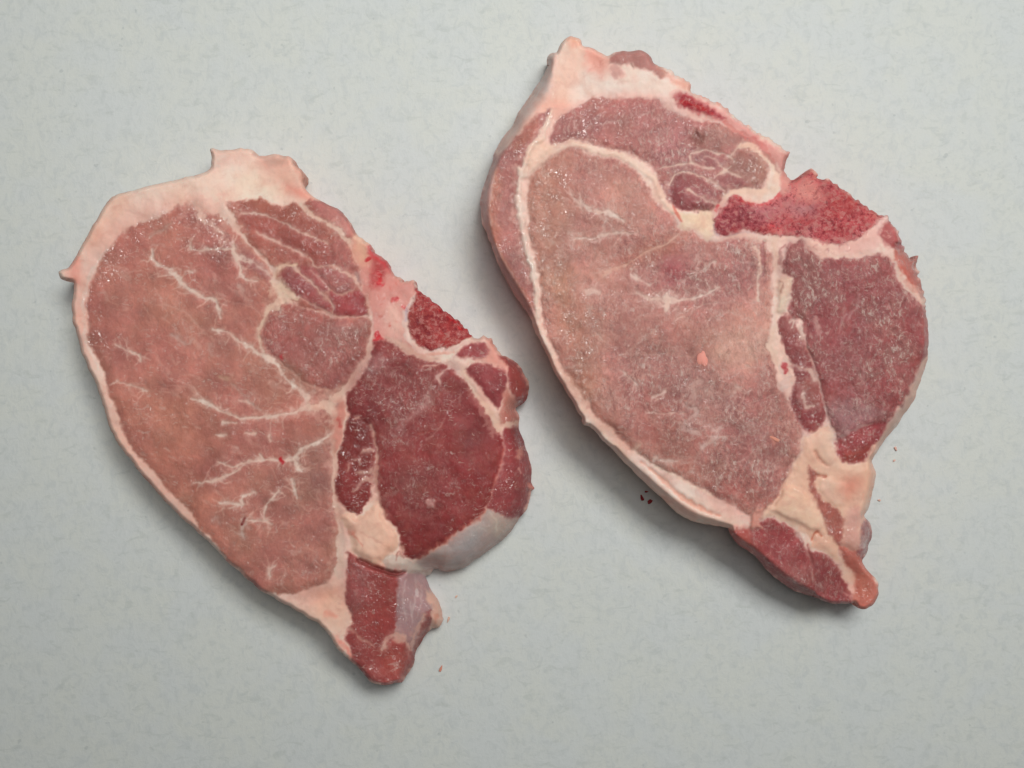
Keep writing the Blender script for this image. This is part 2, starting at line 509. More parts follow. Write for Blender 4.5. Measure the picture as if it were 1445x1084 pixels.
        pos = co[bverts]; prev = {}
        remap = np.full(nv, -1); remap[bverts] = np.arange(len(bverts))
        side_col = np.stack([blur(s.col[..., i], ins, 7) for i in range(3)], -1)[used]
        allco = [co]; allcol = [col]; alltis = [tis]; alllab = [lab]; quads = [q]
        last = bverts; base_i = nv
        for fz, off in rings:
            np_ = pos.copy()
            np_[:, 2] *= fz
            k = np.clip(pos[:, 2] / 0.012, 0.15, 1)
            np_[:, :2] += nb * (off * k)[:, None]
            if fz == 0.0: np_[:, 2] = -0.0003
            kk2 = H / (PX * (H - np_[:, 2]))
            over = ((np_[:, 0] * kk2 + CX - u0) * nim[:, 0] + (-np_[:, 1] * kk2 + CY - v0) * nim[:, 1]) + 1.5 * (1 - fz)
            np_[:, :2] -= nb * (np.clip(over, 0, 30) * PX)[:, None]
            cur = base_i + np.arange(len(bverts)); base_i += len(bverts)
            allco.append(np_); allcol.append(side_col[bverts] * (1 + 0.12 * fbm(u0, v0 + 90 * fz, 30, 3, s.seed))[:, None]); alltis.append(tis[bverts]); alllab.append(lab[bverts])
            a0 = last[remap[be[:, 0]]]; a1 = last[remap[be[:, 1]]]
            c0 = cur[remap[be[:, 0]]]; c1 = cur[remap[be[:, 1]]]
            quads.append(np.stack([a1, a0, c0, c1], 1))
            last = cur
        co = np.concatenate(allco); col = np.concatenate(allcol); tis = np.concatenate(alltis); lab = np.concatenate(alllab)
        q = np.concatenate(quads)
        # smooth normals of the whole chop
        fn = np.cross(co[q[:, 2]] - co[q[:, 0]], co[q[:, 3]] - co[q[:, 1]])
        vn = np.zeros_like(co)
        for k in range(4): np.add.at(vn, q[:, k], fn)
        vn /= np.linalg.norm(vn, axis=1)[:, None] + 1e-15
        flab = lab[q[:, 0]]
        origin = np.array([co[:, 0].mean(), co[:, 1].mean(), 0.0])
        root = bpy.data.objects.new(empty_name, None)
        root.empty_display_size = 0.02
        root.location = origin
        root['label'] = label; root['category'] = category; root['group'] = 'raw pork chops laid on the paper'
        s.root = root
        COL.objects.link(root)
        rgba = np.concatenate([np.clip(lin(col) * GAIN, 0, 0.9), np.ones((len(col), 1))], 1)
        objs = {}
        for k, (name, parent, lb) in enumerate(s.parts):
            f = q[flab == k]
            if len(f) < 3: continue
            vi, inv = np.unique(f, return_inverse=True)
            f2 = inv.reshape(-1, 4)
            me = bpy.data.meshes.new(name)
            me.vertices.add(len(vi)); me.vertices.foreach_set('co', (co[vi] - origin).ravel())
            me.loops.add(len(f2) * 4); me.loops.foreach_set('vertex_index', f2.ravel().astype(np.int32))
            me.polygons.add(len(f2)); me.polygons.foreach_set('loop_start', np.arange(0, len(f2) * 4, 4, dtype=np.int32))
            me.update(calc_edges=True)
            me.shade_smooth()
            for an, dat in (('tint', rgba), ('tissue', tis)):
                at = me.attributes.new(an, 'FLOAT_COLOR', 'POINT')
                at.data.foreach_set('color', dat[vi].astype(np.float32).ravel())
            me.normals_split_custom_set_from_vertices(vn[vi].tolist())
            me.materials.append(MEAT)
            o = bpy.data.objects.new(name, me)
            if lb: o['label'] = lb
            objs[k] = o
            COL.objects.link(o)
            par = objs.get(parent) if parent is not None else None
            o.parent = par if par is not None else root
        return root

# ------------------------------------------------------------------ the smaller, paler chop (left)
def left_chop():
    c = Chop('''298,210 312,211 326,212 339,208 352,211 359,215 358,219 370,221 386,217 402,219 411,223 415,232 425,238 431,249
    430,260 438,275 458,286 474,293 485,303 496,317 502,329 513,337 524,349 543,367 560,389 572,399 583,397 588,408 600,417 621,434
    642,451 664,471 671,478 682,476 693,480 702,493 707,501 717,505 730,513 739,526 746,538 747,549 744,564 730,575 728,578 732,590
    731,605 739,622 746,643 750,664 750,681 755,689 750,693 749,701 742,720 731,734 720,750 708,763 689,777 668,793 652,802 631,806
    614,804 608,811 601,815 608,832 619,848 624,862 626,875 619,885 610,887 600,898 589,917 583,937 574,953 566,962 557,964 547,968
    534,966 520,959 509,947 498,935 484,924 471,909 462,894 448,879 431,869 395,849 368,834 342,811 318,790 303,773 287,758 261,735
    234,709 213,685 200,672 187,653 169,630 155,601 145,572 134,538 122,514 112,485 105,459 102,442 102,425 105,409 103,398 94,396
    85,393 81,384 86,380 97,378 107,361 123,335 136,311 151,286 160,277 178,271 205,264 228,259 255,252 283,246 297,237 299,222''', 0.0215, 3, '502,329 560,389 588,408 664,471 700,488')
    # sides the camera looks down on
    c.visible_side('716,498 712,515 716,535 708,570 712,600 713,638 706,662 699,682 684,714 663,741 637,762 610,777 589,788 582,800',
                   '603,811 640,835 700,810 765,740 780,680 770,600 775,530 745,490', 0.10)
    c.visible_side('566,806 563,815 560,832 557,852 556,877 554,895 548,915 552,940 560,958', '590,985 650,900 650,850 615,806', 0.10)
    c.bump(545, 930, 75, -0.007); c.bump(120, 430, 120, -0.002); c.bump(360, 230, 70, -0.003); c.bump(480, 640, 160, 0.0015)
    c.bump(600, 810, 22, -0.010)

    fat = c.base('dcb5a8', 'back_fat', wet=0.22)
    # pink and yellowish places in the fat
    c.poly('335,215 380,218 410,225 420,250 430,272 415,285 390,270 365,250 345,235', 'd79d8e', edge=14, a=0.6)
    c.poly('355,240 375,255 395,270 380,282 345,275 330,255', 'd9b9a6', edge=12, a=0.7)
    c.poly('300,212 325,213 320,228 300,240', 'b59f95', edge=7, a=0.6)
    c.poly('365,222 388,218 408,222 402,232 380,234', 'ab8478', edge=4, a=0.65)
    c.poly('415,225 428,240 431,258 426,258 419,240', 'a8776a', edge=3, a=0.9)
    c.poly('405,262 425,268 440,280 425,282 410,275', 'd67f72', edge=6, a=0.7)
    c.poly('95,372 108,362 112,385 108,400 95,396', 'd9887a', edge=6, a=0.8)
    c.poly('160,280 180,272 175,300 150,330 135,350 125,345', 'd3a391', edge=9, a=0.6)
    # strip of fat down the left: clean white inner line
    c.vein('152,352 131,380 122,406 118,432 119,460 126,490 137,520', [2, 5, 6, 6, 5, 4, 3], 'dcc9be', a=0.8, wet=0.6)
    c.vein('163,566 176,600 194,634 214,662', 4, 'd8b6a6', a=0.5)
    c.vein('200,672 215,688', 8, 'c98072', a=0.5)
    for t in ('463,867 474,870', '476,901 484,908', '486,915 495,928'): c.vein(t, [9, 6], 'c2574b', a=0.55, soft=4)
    c.poly('440,838 480,820 492,850 490,890 470,895 445,870', 'd6a28f', edge=9, a=0.6)

    # the big pale muscle
    loin = c.poly('''126,464 124,432 129,406 137,380 152,354 173,330 197,314 223,308 244,298 262,290 280,292 297,300 312,302 326,317 339,335 352,346
    366,360 378,372 386,385 390,402 396,415 402,428 440,440 480,452 518,447 521,477 518,497 505,518 492,541 480,553 474,592 468,624 471,677 472,697 474,712 479,737
    479,771 476,798 463,821 437,830 416,837 389,837 366,830 343,810 322,788 304,769 287,750 261,716 234,687 208,656 187,634 171,603 163,577 153,550
    145,524 134,500 129,479''', 'a76e62', 'loin_muscle', edge=1.8, fat=0.0, frost=0.04, wet=0.42, dome=1.0, groove=0.5)
    L = c.lab == loin
    c.poly('124,432 140,380 180,330 240,310 230,400 200,480 150,500', '9f665e', edge=30, a=0.7)
    c.poly('170,560 260,560 300,640 290,740 230,690', 'a2695b', edge=30, a=0.7)
    c.poly('230,420 330,430 370,520 300,560 230,500', 'aa7468', edge=30, a=0.6)
    c.poly('300,640 440,640 470,700 470,790 430,830 360,800', 'a46f64', edge=25, a=0.7)
    c.poly('390,690 470,690 478,780 455,822 400,820', '955f57', edge=20, a=0.5, frost=0.30)
    c.poly('420,640 470,620 472,700 440,700', '906860', edge=14, a=0.6, frost=0.2)
    c.poly('280,300 330,330 360,380 330,440 270,420 262,340', '99605a', edge=20, a=0.6, frost=0.2)
    c.poly('126,464 124,432 129,406 137,380 152,354 173,330 197,314 235,308 200,340 170,370 150,410 142,450 150,500 140,505', wet=1.0, frost=0.0, edge=9)
    c.poly('230,300 300,300 330,330 300,370 250,350', wet=1.0, edge=12)
    c.feather((c.lab == loin) * 1.0, 'c4a196', 20, 0.5, 0.32, 0.10, 3); c.feather((c.lab == loin) * sstep(300, 420, c.U), 'c4a196', 17, -0.3, 0.32, 0.10, 5)
    # the rounder, purplish muscle beside the tenderloin
    c.poly('373,452 384,438 402,428 420,428 440,436 462,448 488,452 516,447 521,477 518,497 505,518 492,541 466,552 440,546 414,526 395,508 378,492 368,474',
           '935650', 'loin_side_muscle', edge=3, fat=0.0, frost=0.40, wet=0.6, groove=0.35, dome=0.5)
    c.poly('430,455 470,455 512,470 508,505 480,535 440,520 420,490', '925855', edge=16, a=0.7, frost=0.5)
    c.poly('470,462 516,452 518,462 478,474', 'a98480', edge=6, a=0.45)
    c.poly('405,500 440,545 466,551 490,540 480,556 440,556 410,535 392,510', '96685c', edge=4, a=0.8, frost=0.1)
    c.vein('392,505 413,525 439,545 466,551 492,540', [1, 3, 4, 3, 2], 'b08074', a=0.6)

    # group of small red muscles towards the backbone
    c.poly('''316,286 330,283 342,282 373,281 386,290 400,296 413,288 426,291 437,282 458,287 474,294 484,304 495,318 500,329 492,339 500,360
    507,375 511,405 518,418 522,439 518,447 500,451 479,449 458,442 439,434 416,424 396,408 388,390 372,366 352,347 340,327 330,310''', '98594f', 'epaxial_muscle', edge=1.6, fat=0.0,
           frost=0.18, wet=0.6, groove=0.3, dome=0.6)
    c.poly('440,284 474,294 495,318 500,330 492,337 470,320 452,302', 'a86c66', 'epaxial_muscle', edge=2, fat=0.1, wet=0.4)
    c.poly('342,303 365,303 386,310 412,322 436,332 462,345 470,360 462,374 446,372 437,363 426,357 402,346 384,337 363,328 345,325', '925049', 'epaxial_muscle', edge=1.5, fat=0, frost=0.2, wet=0.7, dome=0.7, groove=0.4)
    c.poly('465,345 484,338 497,360 505,374 490,382 470,372', '955a54', 'epaxial_muscle', edge=2, fat=0, frost=0.4, wet=0.5, dome=0.5, groove=0.3)
    c.poly('394,385 402,375 417,374 424,388 442,404 460,422 468,432 468,441 452,437 436,425 412,411 397,400', '8c4748', 'epaxial_muscle', edge=1.5, fat=0, frost=0.1, wet=0.8, dome=0.8, groove=0.5)
    c.poly('424,372 440,376 455,390 464,405 455,410 440,398 428,386', '924a4a', 'epaxial_muscle', edge=1.5, fat=0, wet=0.7, dome=0.6, groove=0.4)
    c.poly('446,377 470,375 485,384 498,394 500,405 484,412 464,406 454,390', '965a57', 'epaxial_muscle', edge=1.5, fat=0, wet=0.7, dome=0.6, groove=0.4)
    c.poly('464,412 484,414 502,407 513,415 519,437 515,444 495,449 478,444 470,432', '8d3f42', 'epaxial_muscle', edge=1.5, fat=0, wet=0.75, dome=0.7, groove=0.4)
    c.poly('342,352 366,366 384,386 388,400 372,392 352,378 338,366', '925b57', edge=3, fat=0, frost=0.2)
    c.poly('500,384 511,385 511,398 504,397', '8a6763', edge=2, fat=0.2)

    def seam(t, w, col='c5a196', **k): c.vein(t, w, col, 'fat_seam', None, **k)
    seam('342,301 366,302 387,309 413,321 437,331 462,344', [3, 3, 3, 4, 4, 2])
    seam('363,329 384,338 402,347 426,358 437,364 445,374 468,373 484,382 500,392 510,408', [2, 3, 3, 4, 4, 4, 4, 5, 6, 5])
    seam('416,371 420,379 426,387 444,402 463,421 472,434 471,446', [4, 5, 4, 4, 4, 3, 3])
    seam('418,372 402,373 390,381 386,395 394,408', [4, 5, 8, 10, 13], 'cba894')
    seam('437,381 452,392 463,405 462,411', [2, 3, 3, 2], 'b58880', a=0.7)
    seam('463,408 484,413 500,405', [3, 3, 2], 'b9897f', a=0.75)
    seam('424,290 439,302 458,313 474,322 483,331 492,342', [5, 8, 6, 9, 8, 9], 'c9a99b')
    seam('397,405 418,416 440,427 458,438 480,448 518,446', [9, 4, 3, 4, 4, 3], 'bf958a')
    seam('339,360 358,371 376,384 390,398', [2, 4, 4, 6], 'bb968c')
    seam('316,297 326,308 336,320 350,344 368,360 384,378', [22, 20, 9, 5, 6, 9], 'c8a295', jag=0.6)
    seam('396,405 408,414 420,421', [14, 12, 5], 'cdb09b')
    seam('398,418 390,430 376,438 370,452 363,466 368,490 381,505', [18, 13, 8, 6, 6, 4, 4], 'c5a796')
    seam('280,290 284,304 290,312 300,320 313,331', [15, 11, 10, 8, 4], 'c7a398', jag=0.6)
    # marbling of the pale muscle
    def marb(t, w, col='cdb0a4', **k): c.vein(t, w, col, 'marbling_vein', loin, **k)
    marb('300,464 318,468 337,482 360,493 381,506 392,515 402,532 420,549 434,562', [4, 4, 5, 6, 9, 6, 7, 5, 10])
    marb('270,564 290,569 310,578 336,589 362,591 390,588 412,584 436,576', [3, 6, 4, 4, 5, 5, 6, 9])
    marb('316,596 335,597', [3, 3]); marb('305,613 320,613', [3, 4]); marb('345,610 360,613', [2, 3])
    marb('305,653 324,659 340,656 362,650 380,649 398,651 414,648 420,640 430,632 450,624 466,614', [2, 4, 5, 4, 4, 3, 5, 4, 6, 5, 7])
    marb('366,642 372,648', 3); marb('415,648 422,660 428,664', [5, 4, 2]); marb('380,616 384,626', [4, 2])
    marb('270,682 290,680 303,678 318,672 332,667 344,658', [2, 3, 4, 3, 3, 4])
    marb('309,711 322,709 334,712 341,716 342,706 350,699 359,697', [2, 3, 3, 4, 4, 5, 3])
    marb('394,692 384,704 374,714 371,728 372,736', [3, 3, 3, 3, 2]); marb('341,733 357,737 371,736 384,741', [3, 4, 3, 2])
    marb('342,736 341,748 345,755', [5, 6, 3], 'b59288'); marb('300,735 308,732', 6, 'aa847c', a=0.5)
    marb('413,676 416,690 419,702', [4, 2, 2]); marb('389,797 380,802 382,812', [3, 3, 2]); marb('382,804 380,815', 2)
    marb('163,487 178,494 195,502 199,510', [2, 3, 4, 2]); marb('164,537 185,544 208,553', [2, 2, 2], a=0.6)
    marb('214,352 216,366 225,375 236,378 246,385 255,396 268,410 286,419 302,421 308,436 312,448', [2, 3, 4, 3, 5, 8, 5, 4, 5, 5, 3])
    marb('246,385 238,384', 3); marb('255,394 262,383 275,382', 2, a=0.5)
    marb('268,353 269,344 269,338', 2, a=0.7); marb('269,352 290,353 312,351 328,350', [2, 3, 2, 4], a=0.8)
    marb('328,350 333,360 341,366 352,372', [6, 7, 5, 3]); marb('336,366 342,388 350,394 362,396', [4, 5, 4, 2])
    marb('338,402 342,410', 7, 'b8998f', a=0.6); marb('210,338 226,326 242,314', [3, 4, 2], 'a98479', a=0.6)
    marb('241,470 252,476 262,486', [3, 5, 2], 'ac8880', a=0.6); marb('325,538 345,560 366,579', [2, 2, 3], 'a9877d', a=0.6)
    marb('294,486 300,500', 4, 'aa827a', a=0.5); marb('310,530 320,533', 5, 'b08a76', a=0.6); marb('340,565 352,568', 4, a=0.7)
    for (x, y) in ((199, 640), (230, 634), (276, 603), (258, 602), (240, 672), (258, 585), (206, 585), (232, 635), (266, 646), (330, 630), (215, 345), (223, 345), (258, 318), (250, 335), (228, 574), (292, 632), (240, 645)):
        c.vein('%d,%d %d,%d' % (x, y, x + 6, y + 2), [2, 3], 'b18c82', a=0.6)
    c.spots((215, 420), (45, 50), 60, 2.4, 'b08a80', 0.55, seed=1); c.spots((330, 470), (60, 60), 60, 2.4, 'b08a80', 0.5, seed=2)
    c.spots((380, 700), (60, 60), 60, 2.2, 'ab857c', 0.5, seed=3); c.spots((230, 350), (40, 30), 30, 2.2, 'b98f86', 0.55, seed=4)
    c.spots((250, 600), (50, 50), 30, 2.2, 'a67f76', 0.5, seed=5)
    c.vein('398,650 400,652', 4, 'b0121c', fat=0.2, a=1, wet=1); c.vein('341,738 345,733', 3, '6a1c1c', fat=0.2, a=0.9)
    c.vein('396,501 398,505', 3, 'a8323a', fat=0.2)

    # seam running down beside the tenderloin
    seam('528,476 522,490 517,505 506,522 493,542 478,560 460,575 440,576', [7, 8, 8, 8, 9, 14, 24, 13], 'c9a798')
    seam('466,572 473,592 476,612 474,632 471,660 469,683 473,708 478,735 480,765 480,792 477,812', [14, 14, 10, 8, 7, 6, 8, 10, 11, 14, 16], 'c6a294')
    c.poly('474,568 486,565 487,600 483,630 474,640 470,610', 'b9766a', 'fat_seam', edge=4, a=0.85, fat=0.7)
    c.vein('478,592 479,602', 5, 'b2403c', a=0.6, fat=0.5); c.vein('488,575 486,600 484,622 478,640', [2, 3, 3, 3], 'cfb2a4')

    # bone and the bloody tissue at the cut edge
    red = c.poly('508,342 524,350 545,369 560,390 572,400 583,398 588,409 580,425 573,440 570,462 573,478 590,492 600,502 580,498 562,490 545,480 528,484 524,462 524,440 520,420 512,405 507,378 500,358 496,338',
                 'c08078', 'cartilage', edge=2, fat=0.75, wet=0.5, frost=0.1)
    c.poly('498,332 512,338 520,352 516,372 506,370 500,356', 'c79a83', edge=6, a=0.9)
    c.poly('530,360 545,369 542,392 536,406 526,405 524,380', 'a02e30', edge=4, a=0.8, fat=0.3, wet=0.9)
    c.poly('515,346 528,354 545,370 552,380 548,384 534,372 520,360', 'b5343a', edge=3, a=0.8, fat=0.3, wet=0.9)
    for t, w in (('517,367 520,366', 5), ('536,400 541,402', 5), ('534,384 538,396', 4), ('554,424 560,423', 5), ('570,432 574,436', 4), ('534,472 540,478', 8), ('532,480 537,474', 7)):
        c.vein(t, w, 'b01d26', a=0.9, fat=0.2, wet=1, soft=1.5)
    c.poly('545,440 562,430 570,450 566,475 548,472', 'cfa295', edge=8, a=0.8)
    c.spots((545, 415), (14, 30), 26, 4, 'd3aaa0', 0.5, seed=8); c.spots((545, 430), (15, 30), 18, 3.5, 'b4453f', 0.5, fat=0.4, seed=9)
    bone = c.poly('587,416 600,418 621,434 643,452 663,471 662,475 647,482 629,490 606,491 590,485 579,475 575,455 579,434', '8c3434', 'bone', edge=1.5, fat=0.0, bone=0.75, wet=0.35, groove=0.4)
    c.vein('588,409 604,421 625,438 646,455 664,472', [5, 7, 9, 8, 6], 'a8141c', 'bone_edge', bone, a=0.9, fat=0.1, wet=0.7, warp=0.3)
    c.vein('584,420 575,440 572,458 574,474 588,490 608,496 636,493 660,483 676,480 690,484', [5, 8, 8, 9, 9, 8, 8, 9, 14, 12], 'c9a59c', 'cartilage', None, a=0.85, wet=0.5)
    c.vein('577,430 572,452', 3, '9a8390', a=0.5); c.vein('598,500 612,498 640,496', 4, 'c77b68', a=0.5)
    c.poly('548,478 565,482 585,494 600,500 622,503 600,512 580,504 562,492', 'c99f8f', 'fat_seam', edge=3, a=0.9)
    c.vein('572,398 583,399', [6, 6], 'c98d80', a=0.8)

    # the dark red tenderloin
    tend = c.poly('''529,483 547,481 563,493 579,503 600,508 624,514 645,522 658,535 666,549 679,567 689,585 695,601 708,612 713,638 707,660 700,682 684,714 663,741
    637,762 610,777 589,787 574,785 568,772 563,751 550,733 539,720 535,706 531,680 529,653 526,610 522,598 500,590 490,578 492,556 505,541 516,525 526,500''',
                  '7a3031', 'tenderloin_muscle', edge=1.6, fat=0.0, frost=0.10, wet=0.35, groove=0.5, dome=0.9)
    c.poly('500,540 530,500 560,505 600,520 640,560 620,610 560,620 520,590', '7b393a', edge=18, a=0.7, frost=0.6, wet=0.5)
    c.poly('560,660 620,640 650,680 620,720 570,730 545,690', '7d3b3b', edge=16, a=0.6, frost=0.6)
    c.poly('620,540 660,545 690,600 700,640 660,640 630,600', '7a3a3c', edge=16, a=0.7)
    c.poly('600,550 612,545 605,570 590,582 572,598 560,602 580,580', 'a98680', edge=5, a=0.65)
    c.poly('530,500 548,505 540,520 525,530 518,522', 'a58484', edge=5, a=0.5, wet=0.9)
    c.vein('702,684 690,712 668,740 640,762 612,777 590,787', [8, 11, 12, 12, 10, 6], 'b56d5f', a=0.55, fat=0.3, soft=3)
    c.vein('713,636 706,662 700,684', 7, 'ad6158', a=0.5, fat=0.3, soft=2)
    seam('622,540 618,532 626,524 634,519 646,520 656,520', [5, 7, 3, 5, 6, 8], 'bb948d')
    seam('600,517 616,516 634,512 648,516', [3, 4, 3, 5], 'bd9389'); seam('645,499 640,508 648,516 657,524', [4, 4, 5, 8], 'c29a90')
    seam('656,520 663,543 671,556 680,568 692,583 702,594 703,604', [6, 5, 5, 8, 14, 19, 12], 'cba999')
    c.vein('638,565 630,585 620,605 608,618 602,622', 2, 'a4756f', a=0.5); c.vein('650,555 648,572', 2, 'a4756f', a=0.5)
    c.vein('592,614 600,612 612,608', 2, 'a8433e', a=0.5)
    c.poly('604,706 614,705 616,713 604,714', 'b78d85', edge=1.5, a=0.8, lift=0.5)
    c.spots((600, 560), (35, 30), 70, 3.2, 'a37c79', 0.55, seed=11); c.spots((600, 690), (32, 40), 70, 3, '9d706c', 0.5, seed=12)
    c.spots((550, 540), (20, 30), 40, 3, 'a98887', 0.5, seed=13)
    # little muscles towards the right edge
    c.poly('646,498 663,487 684,486 693,494 688,504 672,507 656,505', '8d3e42', 'side_muscle', edge=2, fat=0.1, wet=0.6, groove=0.2)
    c.poly('660,520 673,511 690,514 712,520 716,540 711,562 703,575 693,570 680,552 667,534', '7f383b', 'side_muscle', edge=1.8, fat=0.0, frost=0.15, wet=0.5, dome=0.6, groove=0.3)
    c.poly('684,478 696,482 708,502 716,512 714,522 694,512 682,508 690,496', 'c38176', edge=4, a=0.8, fat=0.6)
    c.poly('706,501 718,505 731,513 740,527 747,540 748,550 744,564 730,575 724,556 718,536 716,518', '8b4240', 'side_muscle', edge=2, fat=0.05, wet=0.75)
    c.poly('716,545 724,560 729,578 733,592 730,606 716,602 706,590 708,572', 'ab6f64', 'side_muscle', edge=3, fat=0.4, wet=0.5)
    c.vein('712,600 724,597 731,600', [9, 10, 8], 'c9aa9c', a=0.85)
    c.poly('713,604 732,604 742,622 752,660 752,690 742,720 730,730 712,728 694,718 686,713 700,683 708,660 714,638', '853c3e', 'side_muscle', edge=2, fat=0.0, wet=0.55, frost=0.12)
    c.poly('730,640 736,632 740,636 736,648 730,648', 'ba8376', edge=1.5, a=0.8); c.vein('733,660 735,668', 3, 'b28079')
    c.vein('746,684 754,691', 4, 'c06a5c', a=0.8)
    mem = c.poly('686,716 694,720 712,729 730,729 738,734 724,752 700,778 670,800 640,812 612,806 586,800 590,789 612,778 638,763 664,743', 'a08f8c', 'silverskin', edge=2, a=0.86, fat=0.55, frost=0.0, wet=0.55)
    c.poly('690,724 716,730 728,738 712,756 696,752 690,738', 'b9a598', edge=6, a=0.7); c.poly('640,770 670,752 680,760 664,785 640,795', 'a09a9c', edge=8, a=0.7)
    c.vein('622,806 650,803 676,790', 4, 'a07c74', a=0.6); c.vein('690,722 700,734 702,748', 3, 'c9b6a8', a=0.6); c.vein('676,742 690,750', 2, 'b8aba4', a=0.5)

    # slim dark muscle beside the seam
    sl = c.poly('491,586 503,583 520,592 528,612 529,640 529,680 524,702 513,713 504,726 492,720 480,706 473,693 475,667 482,630 487,605', '75302f', 'slim_muscle', edge=1.6, fat=0.0, wet=0.75, dome=0.7, groove=0.5)
    for t, w in (('508,640 516,637 526,637', [3, 6, 6]), ('500,650 506,648 508,656', [3, 4, 2]), ('502,668 512,666 522,668 528,655', [4, 7, 6, 4]), ('500,694 508,686 516,678 528,678', [2, 7, 11, 9]), ('492,655 490,664', 3), ('499,592 506,588', 4)):
        c.vein(t, w, 'b58a80', 'fat_seam', sl, a=0.85, wet=0.8, lift=0.3)
    seam('526,600 530,625 531,655 533,690 536,712 545,728', [3, 4, 6, 8, 12, 10], 'bb8f83')
    # lobe of fat and the tendon below it
    c.poly('479,727 492,722 504,729 518,719 534,709 547,733 562,756 561,772 553,782 542,793 526,795 508,785 497,773 492,756 486,742', 'd2a794', 'fat_lobe', edge=1.6, fat=1.0, wet=0.25, dome=1.8, groove=0.8)
    c.vein('498,754 503,760 512,770', [3, 3, 2], 'c26a5c', a=0.6); c.vein('508,752 530,762 548,772', 2, 'bb8575', a=0.6); c.vein('492,752 498,752', 5, 'c66f61', a=0.6, soft=3)
    c.poly('497,776 508,788 526,796 542,794 540,802 518,798 500,788', 'c78572', edge=3, a=0.6)
    c.poly('539,793 552,784 564,784 580,792 596,800 610,808 603,813 585,811 566,809 548,803', 'b5a49a', 'tendon', edge=1.6, fat=0.9, wet=0.5, dome=1.0)
    c.vein('560,790 564,778 570,786', [3, 4, 3], '8f5d54', a=0.7, fat=0.5)
    # flank muscle at the tail
    fl = c.poly('''492,778 510,791 537,801 563,810 564,827 561,851 560,877 556,893 560,905 580,902 590,914 584,937 574,953 566,963 547,969 534,967 520,960 509,948 497,933 491,909 489,893
    497,878 490,848 491,806''', '8c4241', 'flank_muscle', edge=1.8, fat=0.0, frost=0.12, wet=0.6, dome=0.8, groove=0.5)
    c.poly('495,800 520,805 525,850 505,860 492,840', '85484a', edge=10, a=0.7, frost=0.6)
    c.poly('530,810 562,815 560,870 535,890 520,860', '924340', edge=12, a=0.7, frost=0.0)
    c.poly('545,910 575,905 578,935 562,962 540,950', '9a453d', edge=12, a=0.7)
    c.vein('494,888 505,896 513,904 524,906 528,912', [5, 4, 3, 3, 2], 'b07b70', a=0.8); c.vein('505,904 512,918', 2, 'a0706a', a=0.5); c.vein('510,930 530,955', 3, 'a5625a', a=0.4)
    c.poly('564,812 582,810 601,812 609,834 613,858 604,872 592,884 588,902 580,920 574,908 572,894 560,890 558,868 562,838', '96777b', 'silverskin', edge=1.8, a=0.85, fat=0.5, wet=0.6)
    for t in ('572,820 570,850 572,876', '586,815 588,840 580,870', '595,826 596,850 588,872', '565,866 575,868', '578,850 582,880'): c.vein(t, [2, 3, 2], 'bda9a8', a=0.5)
    c.vein('589,832 591,842', 3, 'd8c8c6', a=0.8, wet=1)
    c.poly('610,860 614,874 604,896 592,916 584,934 580,922 588,900 594,884', '8f5450', 'flank_muscle', edge=2, fat=0.0, wet=0.5)
    c.vein('540,916 547,903 557,894 566,897 572,904 578,918 584,898 592,884 600,868', [4, 8, 6, 6, 7, 6, 5, 4, 4], 'c3958a', 'fat_seam', fl, a=0.9)
    c.poly('603,832 612,838 622,852 626,872 620,885 611,884 612,862 606,846', 'cda293', 'fat_tuft', edge=2, fat=1.0)
    c.vein('617,868 616,880', 4, 'bd7a68', a=0.6)
    # crevice under the fat lobe
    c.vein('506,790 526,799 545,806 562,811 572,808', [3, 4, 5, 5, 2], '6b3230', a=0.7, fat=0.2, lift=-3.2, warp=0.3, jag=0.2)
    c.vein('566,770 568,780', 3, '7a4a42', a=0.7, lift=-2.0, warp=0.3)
    c.relief()
    return c.build('pork_chop', 'smaller pork chop with broad peach fat edge and a small dark red bone', 'pork chop')

left_chop()

